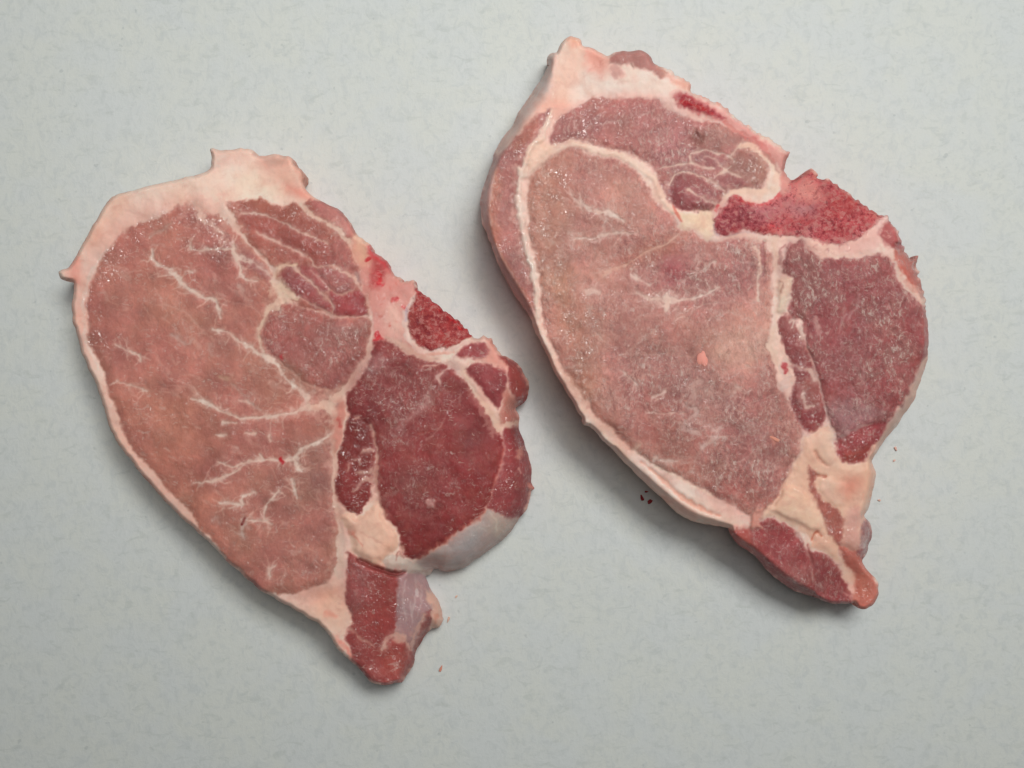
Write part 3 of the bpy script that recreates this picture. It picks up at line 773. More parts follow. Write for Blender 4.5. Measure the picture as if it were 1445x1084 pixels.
# ------------------------------------------------------------------ the larger, frosted chop (right)
def right_chop():
    c = Chop('''806,51 818,56 823,65 839,69 857,80 868,74 886,72 905,72 918,80 924,90 947,102 960,110 972,116 975,126 1000,141 1014,146
    1026,154 1032,162 1060,181 1081,194 1100,205 1116,216 1110,228 1109,239 1115,255 1129,250 1137,244 1145,239 1151,244 1154,252 1171,255
    1189,268 1216,286 1239,302 1250,304 1256,314 1266,325 1272,339 1276,354 1285,363 1296,361 1293,369 1295,386 1302,402 1306,420 1305,430
    1309,452 1311,473 1311,490 1308,511 1298,542 1287,569 1271,593 1252,617 1239,638 1231,650 1234,662 1235,674 1231,697 1226,716 1221,728
    1227,738 1232,755 1226,771 1218,792 1228,808 1238,821 1240,837 1234,852 1221,861 1210,858 1206,850 1191,852 1170,851 1149,843 1123,834
    1102,820 1083,805 1063,782 1041,768 1031,752 1030,745 1003,741 984,738 957,725 939,709 918,690 892,664 871,640 847,617 832,602 823,599 821,590
    800,554 778,517 768,491 757,472 746,443 728,419 710,388 698,359 691,340 682,320 679,308 678,292 681,271 689,245 697,219 710,195 723,177
    733,158 750,132 765,111 773,95 772,83 777,75 785,73 789,65 799,55''', 0.0268, 5, '947,102 1026,154 1110,214 1112,245 1150,245 1250,304 1290,365 1304,425')
    c.visible_side('784,70 781,98 778,119 769,145 747,169 727,198 704,232 693,258 691,290 693,320 698,342 706,362 724,391 742,418 752,444 762,470',
                   '735,480 690,400 660,320 660,250 700,150 760,70', 0.10)
    c.visible_side('868,628 889,650 915,671 944,696 983,722 1010,733 1034,742', '1030,770 960,760 900,710 850,650', 0.12)
    c.visible_side('1034,750 1052,763 1070,775 1095,795 1120,812 1152,834', '1140,860 1080,840 1030,790', 0.12)
    c.visible_side('1258,348 1262,364 1271,384 1286,402 1302,428', '1330,430 1310,350 1285,335', 0.15)
    c.visible_side('1304,440 1304,475 1300,507 1286,540 1272,569 1251,598 1236,628', '1250,660 1310,590 1335,500 1325,440', 0.15)
    c.visible_side('1226,648 1222,690 1212,730 1210,760 1214,785', '1250,790 1250,640', 0.12)
    c.bump(1210, 830, 60, -0.011); c.bump(1190, 720, 70, -0.004); c.bump(800, 90, 70, -0.005); c.bump(920, 560, 220, 0.002); c.bump(1100, 790, 50, -0.003)
    c.bump(1113, 248, 10, -0.004)

    c.base('dcb7ac', 'back_fat', wet=0.35)
    c.poly('770,100 790,80 800,60 818,60 820,100 800,150 780,160 772,130', 'd9a797', edge=9, a=0.7)
    c.poly('772,85 783,75 781,110 772,140 748,172 712,215 700,215 723,172 752,128', 'b7a09b', edge=5, a=0.9, wet=0.3)
    c.poly('823,66 840,70 857,80 858,100 845,110 828,95', 'c98a7d', edge=6, a=0.8)
    c.poly('799,54 812,52 818,60 805,66', 'c48a74', edge=4, a=0.7)
    c.poly('860,78 870,73 888,71 906,72 919,80 926,92 945,103 935,112 915,98 890,92 868,90 860,88', '9d6a65', 'fat_cap_muscle', edge=2, a=0.95, fat=0.3)
    c.poly('862,95 876,92 880,106 866,108', 'b27f78', edge=3, a=0.8); c.spots((842, 90), (9, 10), 16, 3.5, 'b66f66', 0.5, seed=1)
    c.poly('925,92 946,104 962,112 974,118 976,128 960,124 944,112', 'c68a7b', edge=4, a=0.8)
    c.poly('765,140 790,140 800,150 790,165 770,172 758,165', 'd1998b', edge=9, a=0.6, wet=0.7)
    c.vein('772,162 779,157', 3, '8a5a50', a=0.6); c.vein('892,92 894,95', 2, '7a5048', a=0.7)
    # outer fat muscle down the left side
    c.poly('752,168 768,160 778,158 764,188 748,212 738,235 733,260 731,290 734,310 739,340 747,370 752,410 754,432 746,440 735,425 722,395 705,362 694,338 690,303 690,275 697,238 712,212 730,190',
           '9a6460', 'outer_muscle', edge=2, fat=0.1, frost=0.3, wet=0.65)
    c.poly('736,182 752,168 762,170 752,195 732,212 724,205', '9a6152', edge=5, a=0.8)
    c.poly('703,357 712,370 728,396 744,420 752,436 746,438 730,415 712,385', 'a0553f', edge=4, a=0.8, wet=0.6)
    c.poly('690,250 700,240 706,260 703,300 704,350 692,330', 'a86a58', edge=4, a=0.6)
    c.vein('702,232 694,258 691,290 692,318 697,342 706,362 724,391 742,418', [3, 5, 5, 5, 4, 4, 3, 3], 'bb8775', a=0.6, fat=0.5)
    c.poly('697,219 704,232 694,258 690,290 692,320 698,345 706,364 724,393 742,420 752,442 744,446 722,418 700,372 684,325 674,296 680,265', 'a67f7c', 'silverskin', edge=2.5, a=0.9, fat=0.4, wet=0.5)
    # frosted muscle at the top
    c.poly('''776,203 781,182 791,166 812,153 839,141 870,139 910,139 928,141 938,152 954,160 973,167 1000,171 1026,181 1052,194 1066,205 1081,222 1083,244 1072,262 1058,265 1032,270
    1022,284 1010,295 992,297 966,295 952,291 939,278 929,255 924,238 897,222 870,211 839,203 807,200''', 'a16662', 'upper_muscle', edge=2.2, fat=0.0, frost=0.45, wet=0.7, dome=0.8, groove=0.4)
    c.poly('930,150 975,170 990,200 970,240 930,235 915,190', '986465', edge=14, a=0.7, frost=0.75)
    c.poly('780,190 800,160 850,145 920,145 900,180 830,195', '97605d', edge=14, a=0.7, frost=0.25, wet=0.9)
    c.poly('985,185 1010,178 1050,195 1062,208 1040,212 1010,214 982,205', '8f6761', edge=6, a=0.8, frost=0.35)
    c.poly('1030,218 1060,210 1080,228 1080,248 1065,260 1040,252 1028,236', '96685f', 'upper_muscle', edge=4, fat=0.05, frost=0.45)
    c.poly('977,190 986,184 990,195 986,206 976,204', '77423e', edge=4, a=0.8, lift=-0.8)
    c.poly('945,262 955,250 970,245 990,250 1008,257 1020,270 1021,282 1008,292 990,296 965,294 950,284', '87494c', 'oval_muscle', edge=2, fat=0, frost=0.4, wet=0.6, dome=0.9, groove=0.6)
    c.poly('980,222 1010,217 1020,232 1010,240 985,232', '90595a', 'small_muscle', edge=2, fat=0, frost=0.4, dome=0.4)
    c.poly('1010,252 1030,244 1045,252 1055,264 1030,270', '8c5454', 'small_muscle', edge=3, fat=0, frost=0.2)
    def seam(t, w, col='c8a89c', **k): c.vein(t, w, col, 'fat_seam', None, **k)
    seam('977,231 976,218 995,213 1016,217 1032,219 1042,210', [3, 3, 3, 3, 3, 2]); seam('930,240 940,236 960,233 976,231 989,236 1008,239', [4, 3, 3, 3, 4, 4])
    seam('944,262 953,247 968,244 989,249 1010,257 1023,270 1026,282', [5, 4, 3, 3, 4, 5, 6]); seam('1010,249 1020,243 1030,234', [3, 4, 3])
    seam('971,268 979,276 995,282 1013,288', [4, 3, 4, 3]); seam('992,223 1000,221 1010,226 1013,230', [2, 2, 3, 3], a=0.7)
    seam('1016,234 1030,244 1043,250', [5, 4, 3]); seam('1029,220 1035,227', 3); seam('985,222 994,230', 2, a=0.6)
    seam('1045,208 1058,207 1073,212 1088,230 1097,249 1093,264 1078,270 1058,270 1035,272 1022,284 1008,296', [6, 10, 10, 10, 14, 18, 14, 12, 9, 8, 9], 'd0ae9e')
    c.spots((860, 165), (45, 12), 70, 2.6, 'bb928c', 0.55, seed=2); c.spots((920, 190), (40, 25), 90, 2.6, 'b58f8c', 0.5, seed=3); c.spots((830, 180), (30, 10), 40, 2.6, 'b58b86', 0.55, seed=4)
    c.vein('810,172 812,180', 4, 'bb9a94', a=0.6); c.vein('835,178 850,176 872,172', [2, 4, 2], 'b89590', a=0.5); c.vein('900,165 915,158 935,152', 2, 'bb9a94', a=0.5)
    # the white seams on the left
    seam('779,158 766,188 748,213 739,235 733,255 731,280 735,305 740,338 749,370 754,405 756,432 759,447', [6, 10, 12, 11, 10, 10, 10, 9, 9, 7, 6, 8], 'd3b9ad', lift=0.8, wet=0.8)
    seam('742,250 752,236 768,226 785,214 806,205 822,206 849,212 880,222 906,240 926,256 934,276 950,298', [12, 15, 16, 13, 11, 11, 11, 10, 9, 12, 10, 9], 'd2b3a5', lift=0.4, wet=0.5)
    c.poly('749,212 764,196 776,204 790,204 770,226 748,244 740,238', 'd2b0a0', edge=4, a=0.9, fat=1.0)
    # rib bone along the cut edge
    rib = c.poly('948,136 962,130 986,138 1013,152 1030,164 1060,186 1090,205 1114,217 1109,230 1107,240 1096,232 1078,212 1056,194 1032,180 1005,170 978,158 956,148', 'c48a84', 'rib_bone', edge=2.5, fat=0.6, wet=0.4, groove=0.3)
    c.poly('953,139 963,133 985,142 1008,156 1022,168 1004,164 979,155 960,146', '8e2f38', 'marrow', rib, edge=2.5, fat=0.0, bone=0.5, wet=0.4)
    c.vein('962,144 985,150 1004,160', [4, 5, 4], 'a0181f', a=0.7, fat=0.1); c.vein('965,131 988,139 1016,153', 3, 'cfa9a2', a=0.7)
    c.vein('975,124 1000,140 1015,146 1030,160', [4, 5, 7, 5], 'c47f73', a=0.7); c.vein('1020,172 1050,192 1075,206 1092,228', [4, 7, 8, 6], 'b5605c', a=0.6, fat=0.4)
    c.vein('1078,212 1090,228 1100,244', 3, '9c6a63', a=0.6)
    # backbone
    bone = c.poly('''1004,315 1008,304 1026,289 1037,276 1050,285 1066,291 1092,284 1108,272 1114,257 1129,250 1145,240 1154,252 1171,255 1189,268 1216,286 1239,302 1251,306 1229,321 1208,336
    1187,344 1166,342 1145,335 1124,331 1097,332 1068,327 1039,327 1018,331 1007,323''', 'a04a4e', 'backbone', edge=1.8, fat=0.0, bone=0.8, wet=0.3, groove=0.3, dome=0.3)
    c.poly('1006,305 1030,288 1060,294 1080,300 1075,322 1040,325 1010,328', '8d3f48', edge=8, a=0.8)
    c.poly('1060,295 1090,288 1110,280 1130,290 1150,285 1150,300 1110,300 1085,310', 'ab787c', edge=8, a=0.6, bone=0.3)
    c.poly('1120,262 1138,252 1156,262 1165,280 1140,284 1122,280', 'c58279', edge=7, a=0.85, bone=0.3, fat=0.5)
    c.poly('1112,296 1140,290 1150,298 1130,308 1115,306', 'b38a8c', edge=6, a=0.5, bone=0.3)
    c.poly('1165,275 1200,285 1225,305 1200,330 1170,335 1160,300', 'a23c40', edge=10, a=0.6)
    c.vein('1150,252 1172,258 1190,270 1217,289 1240,305', [7, 8, 9, 9, 8], 'b05350', 'bone_edge', bone, a=0.75, fat=0.2)
    c.vein('1136,244 1146,240 1152,250', 8, 'c4766b', a=0.7, fat=0.5); c.vein('1148,275 1160,262 1166,262', 2, '6f2a30', a=0.6)
    for t, w in (('1037,278 1052,287 1066,290 1085,286 1102,274', [4, 5, 5, 6, 5]), ('1088,318 1098,325', 8), ('1010,296 1013,290', 4)):
        c.vein(t, w, 'b3333a', a=0.7, fat=0.2, wet=0.7)
    c.poly('1104,214 1116,217 1110,228 1109,239 1116,256 1113,275 1104,276 1100,262 1104,245', 'bb7f78', 'cartilage', edge=2.5, fat=0.6)
    c.spots((1190, 310), (30, 14), 30, 3, 'c4787a', 0.4, fat=0.3, seed=7); c.spots((1050, 308), (28, 10), 30, 3, '5f1d26', 0.5, fat=0, seed=8)
    c.vein('1005,314 1008,326 1018,334 1040,330 1066,331', [3, 4, 4, 4, 4], 'b3a0a8', 'cartilage', None, a=0.7, fat=0.8)
    c.poly('955,300 968,302 982,299 997,294 1005,300 1003,318 1008,336 998,340 988,330 979,323 966,328 958,324 962,312', 'd3b49c', 'fat_node', edge=2.5, fat=1.0)
    c.vein('950,290 955,300 962,312', [3, 5, 3], 'c05a4c', a=0.7, fat=0.4)
    # the big frosted muscle
    big = c.poly('''786,219 800,212 818,212 844,219 876,228 900,246 913,263 928,287 948,304 960,326 979,325 998,341 1037,336 1058,341 1078,346 1090,360 1090,400 1091,430 1086,458 1084,480 1094,505 1099,540
    1114,568 1131,602 1129,630 1116,659 1105,688 1092,708 1080,722 1058,727 1040,718 1005,697 976,682 930,660 902,640 884,627 860,601 834,577 812,541 791,509 774,468 763,430 760,390 752,348 746,314 744,280 752,250 768,234''',
                 'ad7a71', 'loin_muscle', edge=2.2, fat=0.0, frost=0.50, wet=0.5, dome=1.1, groove=0.4)
    c.poly('750,260 780,225 810,230 800,290 790,360 770,380 752,330', '9c6b5c', edge=16, a=0.7, frost=0.1, wet=1.0)
    c.poly('770,400 800,380 820,440 840,520 830,560 800,510', '9e6d58', edge=16, a=0.7, frost=0.25, wet=0.95)
    c.poly('820,340 870,330 900,370 880,420 830,420', 'a87c70', edge=20, a=0.5, frost=0.4)
    c.poly('890,340 950,330 1000,345 1060,350 1070,400 1010,440 950,420 900,400', '935a5a', edge=20, a=0.7, frost=0.75)
    c.poly('900,350 940,335 960,345 930,365 895,375 870,372', 'a0604e', edge=9, a=0.6, frost=0.3)
    c.poly('935,375 960,370 955,395 940,395', '8f3f48', edge=9, a=0.7)
    c.poly('820,440 900,430 960,450 1000,500 940,540 870,520', '9a6a60', edge=25, a=0.6, frost=0.5)
    c.poly('870,500 960,480 990,520 960,560 890,560', '90605c', edge=20, a=0.7, frost=0.7)
    c.poly('900,560 960,560 1000,600 960,660 910,630', '8d544d', edge=18, a=0.7, frost=0.5)
    c.poly('880,540 920,540 910,575 880,570', '8f4d4e', edge=9, a=0.6)
    c.poly('1010,560 1090,545 1125,600 1110,660 1080,715 1040,712 1000,680', '8a5552', edge=18, a=0.7, frost=0.85)
    c.poly('940,640 1010,690 1060,722 1090,705 1060,680 1000,660', '8f4f47', edge=12, a=0.6, frost=0.4)
    c.poly('1000,500 1030,480 1060,470 1085,470 1086,490 1070,510 1030,520', 'bb998a', edge=12, a=0.6)
    c.poly('800,540 830,575 880,625 900,630 860,580 830,535', '9e6a5a', edge=10, a=0.6, frost=0.1)
    c.poly('960,545 1000,535 1040,570 1010,590 970,600', 'a17a74', edge=14, a=0.5, frost=0.9)
    c.feather((c.lab == big) * 1.0, 'b8948a', 20, 0.5, 0.30, 0.12, 2); c.feather((c.lab == big) * 1.0, 'b79a90', 26, -0.3, 0.30, 0.13, 6)
    def marb(t, w, col='cbaea4', **k): c.vein(t, w, col, 'marbling_vein', big, **k)
    marb('899,414 908,418 917,422 930,421 942,424 964,423 978,421 991,417 1014,407', [2, 4, 4, 6, 12, 5, 4, 3, 2]); marb('941,412 942,424 938,438', [4, 14, 6])
    marb('817,284 824,290 833,295 846,298 858,299 868,306 880,312', [3, 5, 5, 5, 6, 4, 3]); marb('803,263 806,276 814,286 828,294', [2, 3, 4, 3], a=0.7)
    marb('805,340 830,337 850,332 865,330 896,328', [2, 3, 3, 4, 2], a=0.65); marb('957,332 935,345 918,354 900,364 880,374 864,381 852,388', [3, 3, 4, 3, 4, 8, 5], 'c09486', a=0.65)
    marb('829,412 838,410 845,412', 8, a=0.6); marb('896,393 905,398 915,404', [6, 5, 2], a=0.7); marb('892,378 890,388 896,396', 3, a=0.6)
    marb('964,395 985,385 1010,368', 2, a=0.5); marb('963,455 990,430 1020,428', 2, a=0.3); marb('853,312 850,330', 2, a=0.5)
    marb('912,582 940,583 962,582', 2, a=0.55); marb('920,560 930,555 940,552', 4, a=0.6); marb('930,648 955,650', 3, a=0.6); marb('922,650 926,645', 6, a=0.7)
    marb('970,570 985,580 970,595 965,605 985,612', [6, 5, 6, 7, 5], 'b2938d', a=0.6); marb('1000,600 1010,610 1020,605', 6, 'b2938d', a=0.55); marb('990,632 1005,622 1015,612', [5, 7, 4], 'bb9d96', a=0.7)
    marb('980,560 976,545 990,538', 6, 'ad8d86', a=0.5); marb('1035,545 1050,555 1060,550', 3, a=0.45); marb('895,632 903,628', [6, 4], 'c8a898', a=0.7)
    marb('870,520 885,530 900,545', 2, a=0.45); marb('900,500 950,500 980,505', 2, 'b0857a', a=0.4); marb('850,480 842,470', 3, a=0.4)
    marb('1089,615 1094,624', 5, 'b5766a', a=0.8)
    for q in range(5): c.spots(((800, 330), (860, 460), (980, 470), (1000, 620), (1060, 630))[q], ((30, 60), (45, 60), (60, 60), (60, 45), (40, 45))[q], 110, 2.8, 'b8948d', 0.5, seed=20 + q)
    c.spots((770, 300), (10, 40), 40, 2.6, 'c4a598', 0.6, seed=30, wet=1); c.spots((1035, 400), (30, 40), 60, 2.6, 'b38e8a', 0.5, seed=31)
    # slip of fat and slit along the right of the big muscle
    seam('1066,349 1073,360 1071,386 1070,405 1069,423', [5, 7, 6, 5, 5]); c.vein('1077,342 1077,360 1078,390', [5, 6, 3], '84484a', a=0.7, fat=0.1, lift=-0.8)
    # vertical fat seam and band below the bone
    seam('1006,335 1039,332 1066,333 1092,339 1121,336 1139,342 1160,352 1187,355 1213,359 1239,360 1262,356', [5, 5, 7, 11, 10, 13, 17, 16, 12, 10, 8], 'ceaaa0')
    c.poly('1180,346 1208,337 1229,322 1244,308 1254,312 1245,325 1240,345 1225,355 1190,356', 'c99f98', 'fat_seam', edge=4, a=0.9, fat=0.9)
    c.spots((1170, 352), (25, 4), 14, 4, 'a1706c', 0.6, fat=0.3, seed=9)
    seam('1092,338 1095,365 1096,391 1096,418 1097,440 1092,465 1087,486 1094,505 1098,515', [14, 11, 8, 8, 10, 13, 15, 10, 8], 'cba99b')
    seam('1110,349 1107,365 1103,380 1099,390', [5, 7, 6, 5], 'c0a29a', a=0.8); c.vein('1100,372 1102,352 1108,346', 4, '8f5d5c', a=0.6, fat=0.1)
    # the dark muscle on the right
    dark = c.poly('''1103,384 1107,362 1114,346 1129,340 1140,353 1155,363 1181,363 1213,365 1239,359 1256,366 1267,387 1280,410 1300,429 1309,452 1312,473 1309,497 1300,510 1287,541 1273,569 1252,598 1237,630
    1226,646 1208,651 1189,650 1181,638 1179,614 1168,593 1163,562 1153,533 1142,501 1137,470 1129,455 1113,440 1117,408 1118,389''', '854447', 'tenderloin_muscle', edge=2, fat=0.0, frost=0.75, wet=0.36, dome=1.0, groove=0.5)
    c.poly('1105,380 1115,348 1130,342 1150,365 1160,400 1130,420 1118,400', '7d4545', edge=12, a=0.7, frost=0.55)
    c.poly('1240,480 1290,440 1308,470 1300,510 1270,565 1235,620 1215,600 1230,540', '823e3f', edge=14, a=0.7, frost=0.6)
    c.poly('1165,575 1200,565 1230,570 1250,585 1225,600 1200,608 1183,618 1172,600', '8d6a6c', edge=7, a=0.75, frost=0.8)
    c.poly('1182,620 1200,610 1225,600 1252,596 1240,625 1228,645 1208,651 1190,650 1181,638', '8e3b40', 'tenderloin_tip', dark, edge=2.5, fat=0, frost=0.35, wet=0.8, lift=-0.7)
    c.poly('1190,640 1210,632 1232,632 1226,646 1208,651 1190,650', '9c4940', edge=4, a=0.7, frost=0, wet=1)
    c.vein('1183,618 1196,610 1204,608 1215,602 1232,598', [3, 5, 3, 4, 2], 'b08f8c', a=0.6); c.vein('1182,612 1190,620', 5, 'b5908c', a=0.6)
    c.poly('1300,436 1309,452 1312,473 1310,495 1302,508 1303,480 1302,455', '9c5350', edge=3, a=0.8, wet=0.6)
    c.poly('1311,490 1306,516 1296,546 1286,571 1271,595 1252,619 1239,640 1232,650 1230,640 1245,615 1262,590 1278,562 1294,530 1303,505', 'c49c8e', 'fat_edge', edge=2, fat=1.0)
    for t in ('1198,452 1204,440 1210,430 1212,415', '1255,430 1258,440', '1219,520 1217,540', '1186,470 1190,452 1196,445'): c.vein(t, [2, 4, 3], 'b08f8c', a=0.5)
    c.vein('1150,452 1154,466', 9, 'b3938c', a=0.6); c.spots((1230, 500), (35, 50), 170, 3.0, 'ac8786', 0.55, seed=14); c.spots((1190, 420), (45, 40), 120, 2.8, 'aa8888', 0.5, seed=15); c.spots((1190, 545), (20, 30), 60, 3, 'aa8a88', 0.5, seed=16)
    # right-hand flap beside the bone
    c.poly('1240,332 1246,318 1256,314 1266,326 1272,340 1276,354 1264,356 1250,350', '985050', 'rim_muscle', edge=2.5, fat=0.1, wet=0.5)
    c.spots((1250, 335), (8, 12), 12, 4, 'cda49b', 0.7, seed=17)
    c.poly('1262,356 1277,353 1286,363 1296,362 1294,386 1303,404 1305,425 1292,415 1282,400 1270,384 1262,368', 'a5594e', 'rim_muscle', edge=2, fat=0.1, wet=0.75)
    seam('1258,362 1266,381 1276,402 1289,418 1303,428', [5, 6, 6, 8, 9], 'c7a89d'); c.vein('1276,398 1290,408 1303,415', [4, 10, 8], 'c08b80', a=0.7)
    # flap of fat, and slim muscle in the seam
    c.poly('1100,394 1110,390 1118,389 1118,405 1111,425 1110,442 1100,442 1101,415', 'c6a796', 'fat_flap', edge=1.6, fat=1, lift=0.8)
    c.vein('1100,396 1106,400 1103,412', 3, '7d5048', a=0.6, fat=0.3)
    slim = c.poly('''1099,459 1106,446 1118,448 1131,468 1139,488 1147,517 1155,540 1165,569 1164,590 1155,606 1143,610 1134,603 1123,582 1117,562 1122,540 1117,517 1108,493 1101,475''', '7e4041', 'slim_muscle', edge=1.8, fat=0, frost=0.2, wet=0.7, dome=0.6, groove=0.5)
    c.poly('1122,540 1138,536 1155,545 1164,570 1150,575 1135,560', '8c5550', edge=6, a=0.7); c.poly('1125,575 1150,580 1160,590 1150,607 1138,606', '7e3438', edge=6, a=0.8)
    for t, w in (('1102,496 1110,506 1118,514 1130,518 1142,524 1150,538', [2, 3, 4, 6, 7, 5]), ('1131,464 1133,478', [5, 10]), ('1116,454 1122,452 1119,462', 3), ('1133,552 1134,562 1138,573', [3, 8, 4]), ('1138,575 1150,573', 3), ('1105,505 1112,520 1118,540', [2, 4, 4])):
        c.vein(t, w, 'bfa096', 'fat_seam', slim, a=0.85, wet=0.7)
    c.vein('1108,510 1104,520 1110,532 1104,545', [5, 9, 9, 16], 'c0a49e', a=0.8); c.vein('1108,515 1110,525', 6, 'a32c33', a=0.9, fat=0.1, wet=0.8)
    c.vein('1141,500 1153,533 1163,562 1169,592 1178,614', [3, 4, 3, 5, 4], 'a78882', a=0.6)
    # tail: fat with strips of muscle
    c.poly('1133,622 1148,609 1166,603 1174,615 1180,640 1192,651 1210,653 1231,648 1235,662 1232,697 1222,728 1213,780 1186,772 1183,795 1165,782 1144,771 1148,757 1128,749 1097,729 1073,729 1086,710 1105,688 1118,660 1130,636',
           'd0a794', 'tail_fat', edge=2, fat=1.0, wet=0.35, dome=1.0)
    c.poly('1150,612 1170,606 1178,640 1170,658 1155,640', 'cba593', edge=5, a=0.8)
    c.poly('1090,715 1110,690 1130,690 1150,720 1160,745 1140,745 1110,728', 'd4ae98', edge=6, a=0.8, lift=0.8)
    c.poly('1142,660 1150,666 1152,684 1162,705 1182,718 1192,735 1193,750 1186,770 1176,758 1164,735 1152,706 1144,685', '9c5a50', 'tail_muscle', edge=2.2, fat=0.1, frost=0.3, wet=0.75)
    c.poly('1160,672 1180,676 1196,690 1190,712 1172,705 1160,690', 'cfab9a', edge=3, a=0.8, lift=0.5)
    c.poly('1192,676 1212,674 1214,690 1200,702 1190,694', 'c77f70', edge=9, a=0.7)
    c.poly('1193,748 1196,725 1210,715 1216,730 1210,780 1190,770', 'c08d84', edge=4, a=0.8, wet=0.6)
    c.vein('1149,637 1156,650 1170,658', [3, 4, 2], 'b27a69', a=0.7, lift=-1.0); c.vein('1152,672 1166,671', 4, '9c5a4e', a=0.7, lift=-0.8); c.vein('1108,698 1122,704', 2, 'c48b7b', a=0.5); c.vein('1118,660 1104,690', 3, 'b27a6b', a=0.5)
    c.vein('1146,760 1153,750 1160,755', [3, 4, 2], 'a4543f', a=0.8, lift=-0.8)
    # lower muscle, its dark foot, the nub at the tip
    low = c.poly('1030,748 1057,748 1075,734 1094,730 1118,747 1130,760 1144,778 1165,786 1184,808 1197,831 1207,850 1191,853 1170,852 1149,844 1123,835 1102,821 1083,806 1063,783 1041,769',
                 '883f41', 'flank_muscle', edge=2, fat=0, frost=0.45, wet=0.5, dome=0.8, groove=0.5)
    c.poly('1030,748 1055,748 1060,765 1075,782 1060,782 1040,768', '964a42', edge=5, a=0.8, frost=0, wet=0.8)
    c.poly('1110,790 1140,800 1150,835 1125,830 1100,812', '8e5552', edge=10, a=0.6, frost=0.3)
    c.poly('1150,790 1180,808 1200,845 1170,848 1150,830', '7a3438', edge=8, a=0.7, frost=0.4)
    c.vein('1126,754 1134,768 1140,780 1146,800 1150,824', [6, 5, 4, 3, 3], '9c7672', a=0.6); c.vein('1140,766 1143,785 1146,800', 3, '6a2528', a=0.6, fat=0, lift=-0.8)
    c.poly('1183,790 1195,800 1206,808 1204,826 1194,822 1186,808', 'cda898', 'fat_seam', low, edge=2.5, fat=1)
    c.vein('1192,836 1200,842 1207,852', 3, 'b58a80', a=0.6); c.vein('1196,832 1205,840', 4, '83423c', a=0.6)
    c.poly('1186,771 1200,776 1213,781 1220,796 1230,809 1239,822 1241,838 1234,853 1221,862 1210,859 1206,846 1204,828 1206,810 1190,798', 'b0685c', 'tail_nub', edge=2, fat=0.4, wet=0.6, dome=1.5, groove=0.6)
    c.poly('1205,812 1222,812 1232,830 1222,846 1208,836', 'b4705f', edge=7, a=0.7)
    c.poly('1222,728 1228,738 1233,756 1227,772 1218,792 1212,780 1214,758', '8a5858', 'silverskin', edge=2, fat=0.2, wet=0.7); c.vein('1219,758 1217,770', 6, 'bba09c', a=0.7)
    c.poly('1058,746 1062,728 1070,718 1079,712 1078,726 1073,732 1074,744', 'bd8377', 'meat_flap', edge=1.6, fat=0.6, lift=1.4, wet=0.5)
    # fat along the lower left edge, two layers
    c.vein('820,575 840,595 862,622 886,645', 4, 'd2af9d', a=0.5)
    c.vein('905,652 920,665 944,686 966,704 990,718 1015,726', [2, 4, 5, 6, 5, 3], 'c58673', a=0.65, lift=-0.7)
    c.vein('892,634 930,660 976,684 1005,700', [3, 4, 4, 3], 'd4b5a4', a=0.6)
    c.poly('880,655 918,690 957,724 1003,740 1030,745 1010,733 983,724 944,700 915,676', 'cda092', edge=4, a=0.6)
    c.vein('935,700 945,708', 8, 'c2826f', a=0.5, soft=4); c.vein('985,732 1000,736', 4, 'dcc4b8', a=0.5, wet=0.8)
    c.relief()
    return c, c.build('pork_chop', 'larger thicker pork chop with frosty muscle and a long red bone, on the right', 'pork chop')

chop, _ = right_chop()

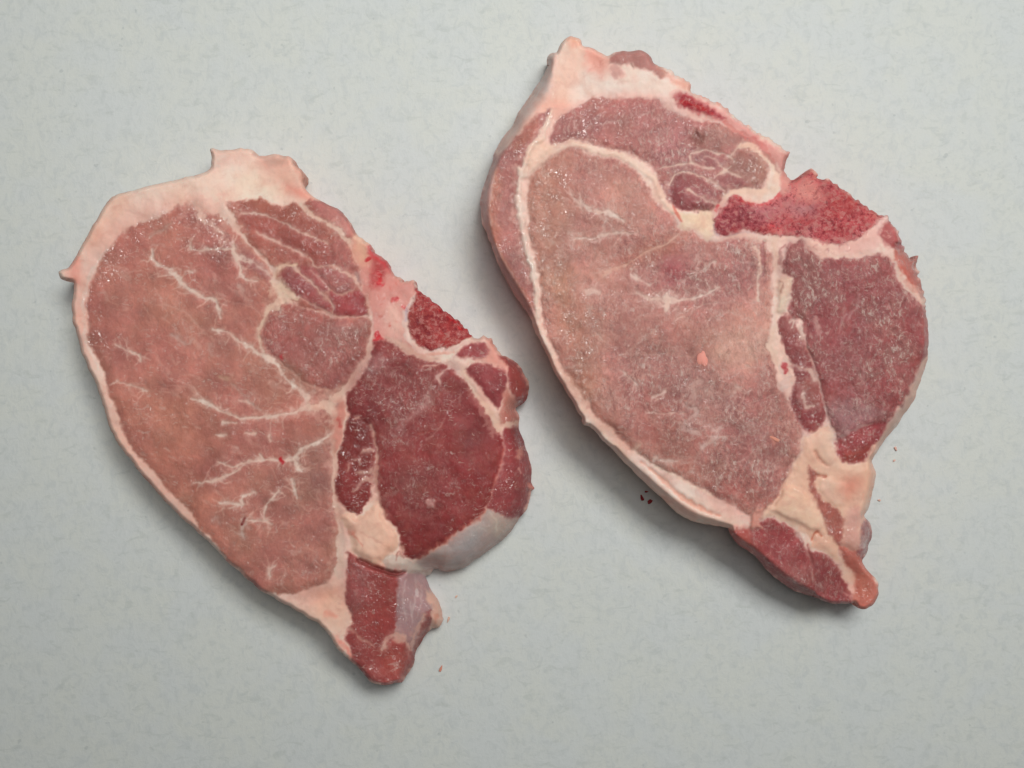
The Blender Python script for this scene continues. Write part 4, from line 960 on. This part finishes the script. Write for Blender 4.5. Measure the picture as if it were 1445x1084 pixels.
# ------------------------------------------------------------------ scraps left by the knife
def crumb(name, u, v, r, color, label, category, seed, group=None, stretch=1.3, z0=None, wet=0.5, fat=0.2):
    """a small lumpy scrap, r in traced pixels"""
    z = 0.0 if z0 is None else z0
    rs = np.random.RandomState(seed)
    n1, n2 = 22, 12
    co, fc = [], []
    ang = rs.rand() * 3.14
    for i in range(n2):
        ph = math.pi * (i + 0.5) / n2
        for j in range(n1):
            th = 2 * math.pi * j / n1
            q = 1 + 0.12 * math.sin(3 * th + seed) + 0.14 * math.cos(2 * th + 2 * ph + seed * 2) + 0.10 * math.sin(5 * th + 4 * ph + seed)
            x = math.sin(ph) * math.cos(th) * stretch * q; y = math.sin(ph) * math.sin(th) * q / stretch
            zz = (1 - math.cos(ph)) * 0.26
            co.append((r * PX * (x * math.cos(ang) - y * math.sin(ang)), r * PX * (x * math.sin(ang) + y * math.cos(ang)), r * PX * zz))
    for i in range(n2 - 1):
        for j in range(n1):
            k = (j + 1) % n1
            fc.append((i * n1 + j, i * n1 + k, (i + 1) * n1 + k, (i + 1) * n1 + j))
    fc.append(tuple(range((n2 - 1) * n1, n2 * n1))); fc.append(tuple(reversed(range(n1))))
    me = bpy.data.meshes.new(name); me.from_pydata(co, [], fc); me.shade_smooth()
    t = me.attributes.new('tint', 'FLOAT_COLOR', 'POINT'); t2 = me.attributes.new('tissue', 'FLOAT_COLOR', 'POINT')
    cc = np.concatenate([lin(hexc(color)) * GAIN, [1]])
    t.data.foreach_set('color', np.tile(cc, len(co)).astype(np.float32)); t2.data.foreach_set('color', np.tile([fat, 0, wet, 0], len(co)).astype(np.float32))
    me.materials.append(MEAT)
    o = bpy.data.objects.new(name, me)
    X, Y = to_world(np.array(u), np.array(v), z)
    o.location = (float(X), float(Y), z - 0.0001)
    o['label'] = label; o['category'] = category
    if group: o['group'] = group
    COL.objects.link(o)

def top_z(c, u, v):
    i = np.argmin((c.U - u) ** 2 + (c.V - v) ** 2)
    return float(c.Z.ravel()[i])

crumb('fat_crumb', 991, 507, 8.5, 'cf867b', 'pink crumb of fat lying on the frosty face of the larger chop', 'fat crumb', 3, z0=top_z(chop, 991, 507) - 0.0006, fat=0.8)
crumb('fat_crumb', 1092, 619, 4.5, 'c4806f', 'tiny salmon sliver of fat near the lower right of the big frosty muscle', 'fat crumb', 8, stretch=1.8, z0=top_z(chop, 1092, 619) - 0.0003, fat=0.8)
g = 'dark red specks in the shadow of the larger chop'
for q, (u, v, r, lb) in enumerate(((906, 703, 3.0, 'leftmost dark red meat speck on the shaded paper below the larger chop'), (912, 694, 1.8, 'smallest dark red speck, closest to the larger chop\'s lower left edge'), (917, 708, 3.2, 'lowest dark red meat speck on the shaded paper below the larger chop'))):
    crumb('meat_speck', u, v, r, '7a2227', lb, 'meat speck', 20 + q, g)
g = 'pale scraps scattered on the paper right of the larger chop'
for q, (u, v, r, lb) in enumerate(((1264, 633, 2.2, 'upper pinkish scrap on the paper right of the larger chop\'s dark muscle'), (1262, 650, 1.6, 'tiny brownish scrap just below a pinkish one, right of the larger chop'),
                                   (1241, 706, 1.7, 'pink scrap on the paper beside the pale fat tail of the larger chop'))):
    crumb('meat_scrap', u, v, r, 'c39a90', lb, 'meat scrap', 30 + q, g)
g = 'scraps on the paper beside the tip of the smaller chop'
for q, (u, v, r, lb) in enumerate(((622, 944, 2.8, 'orange pink scrap on the paper right of the smaller chop\'s lower tip'), (644, 842, 1.6, 'pale tan speck on the paper right of the smaller chop\'s silvery flank'),
                                   (633, 874, 2.4, 'pale peach shred of fat beside the frayed edge of the smaller chop'))):
    crumb('meat_scrap', u, v, r, 'c69c8b' if q else 'bd7c6b', lb, 'meat scrap', 40 + q, g, stretch=1.6)
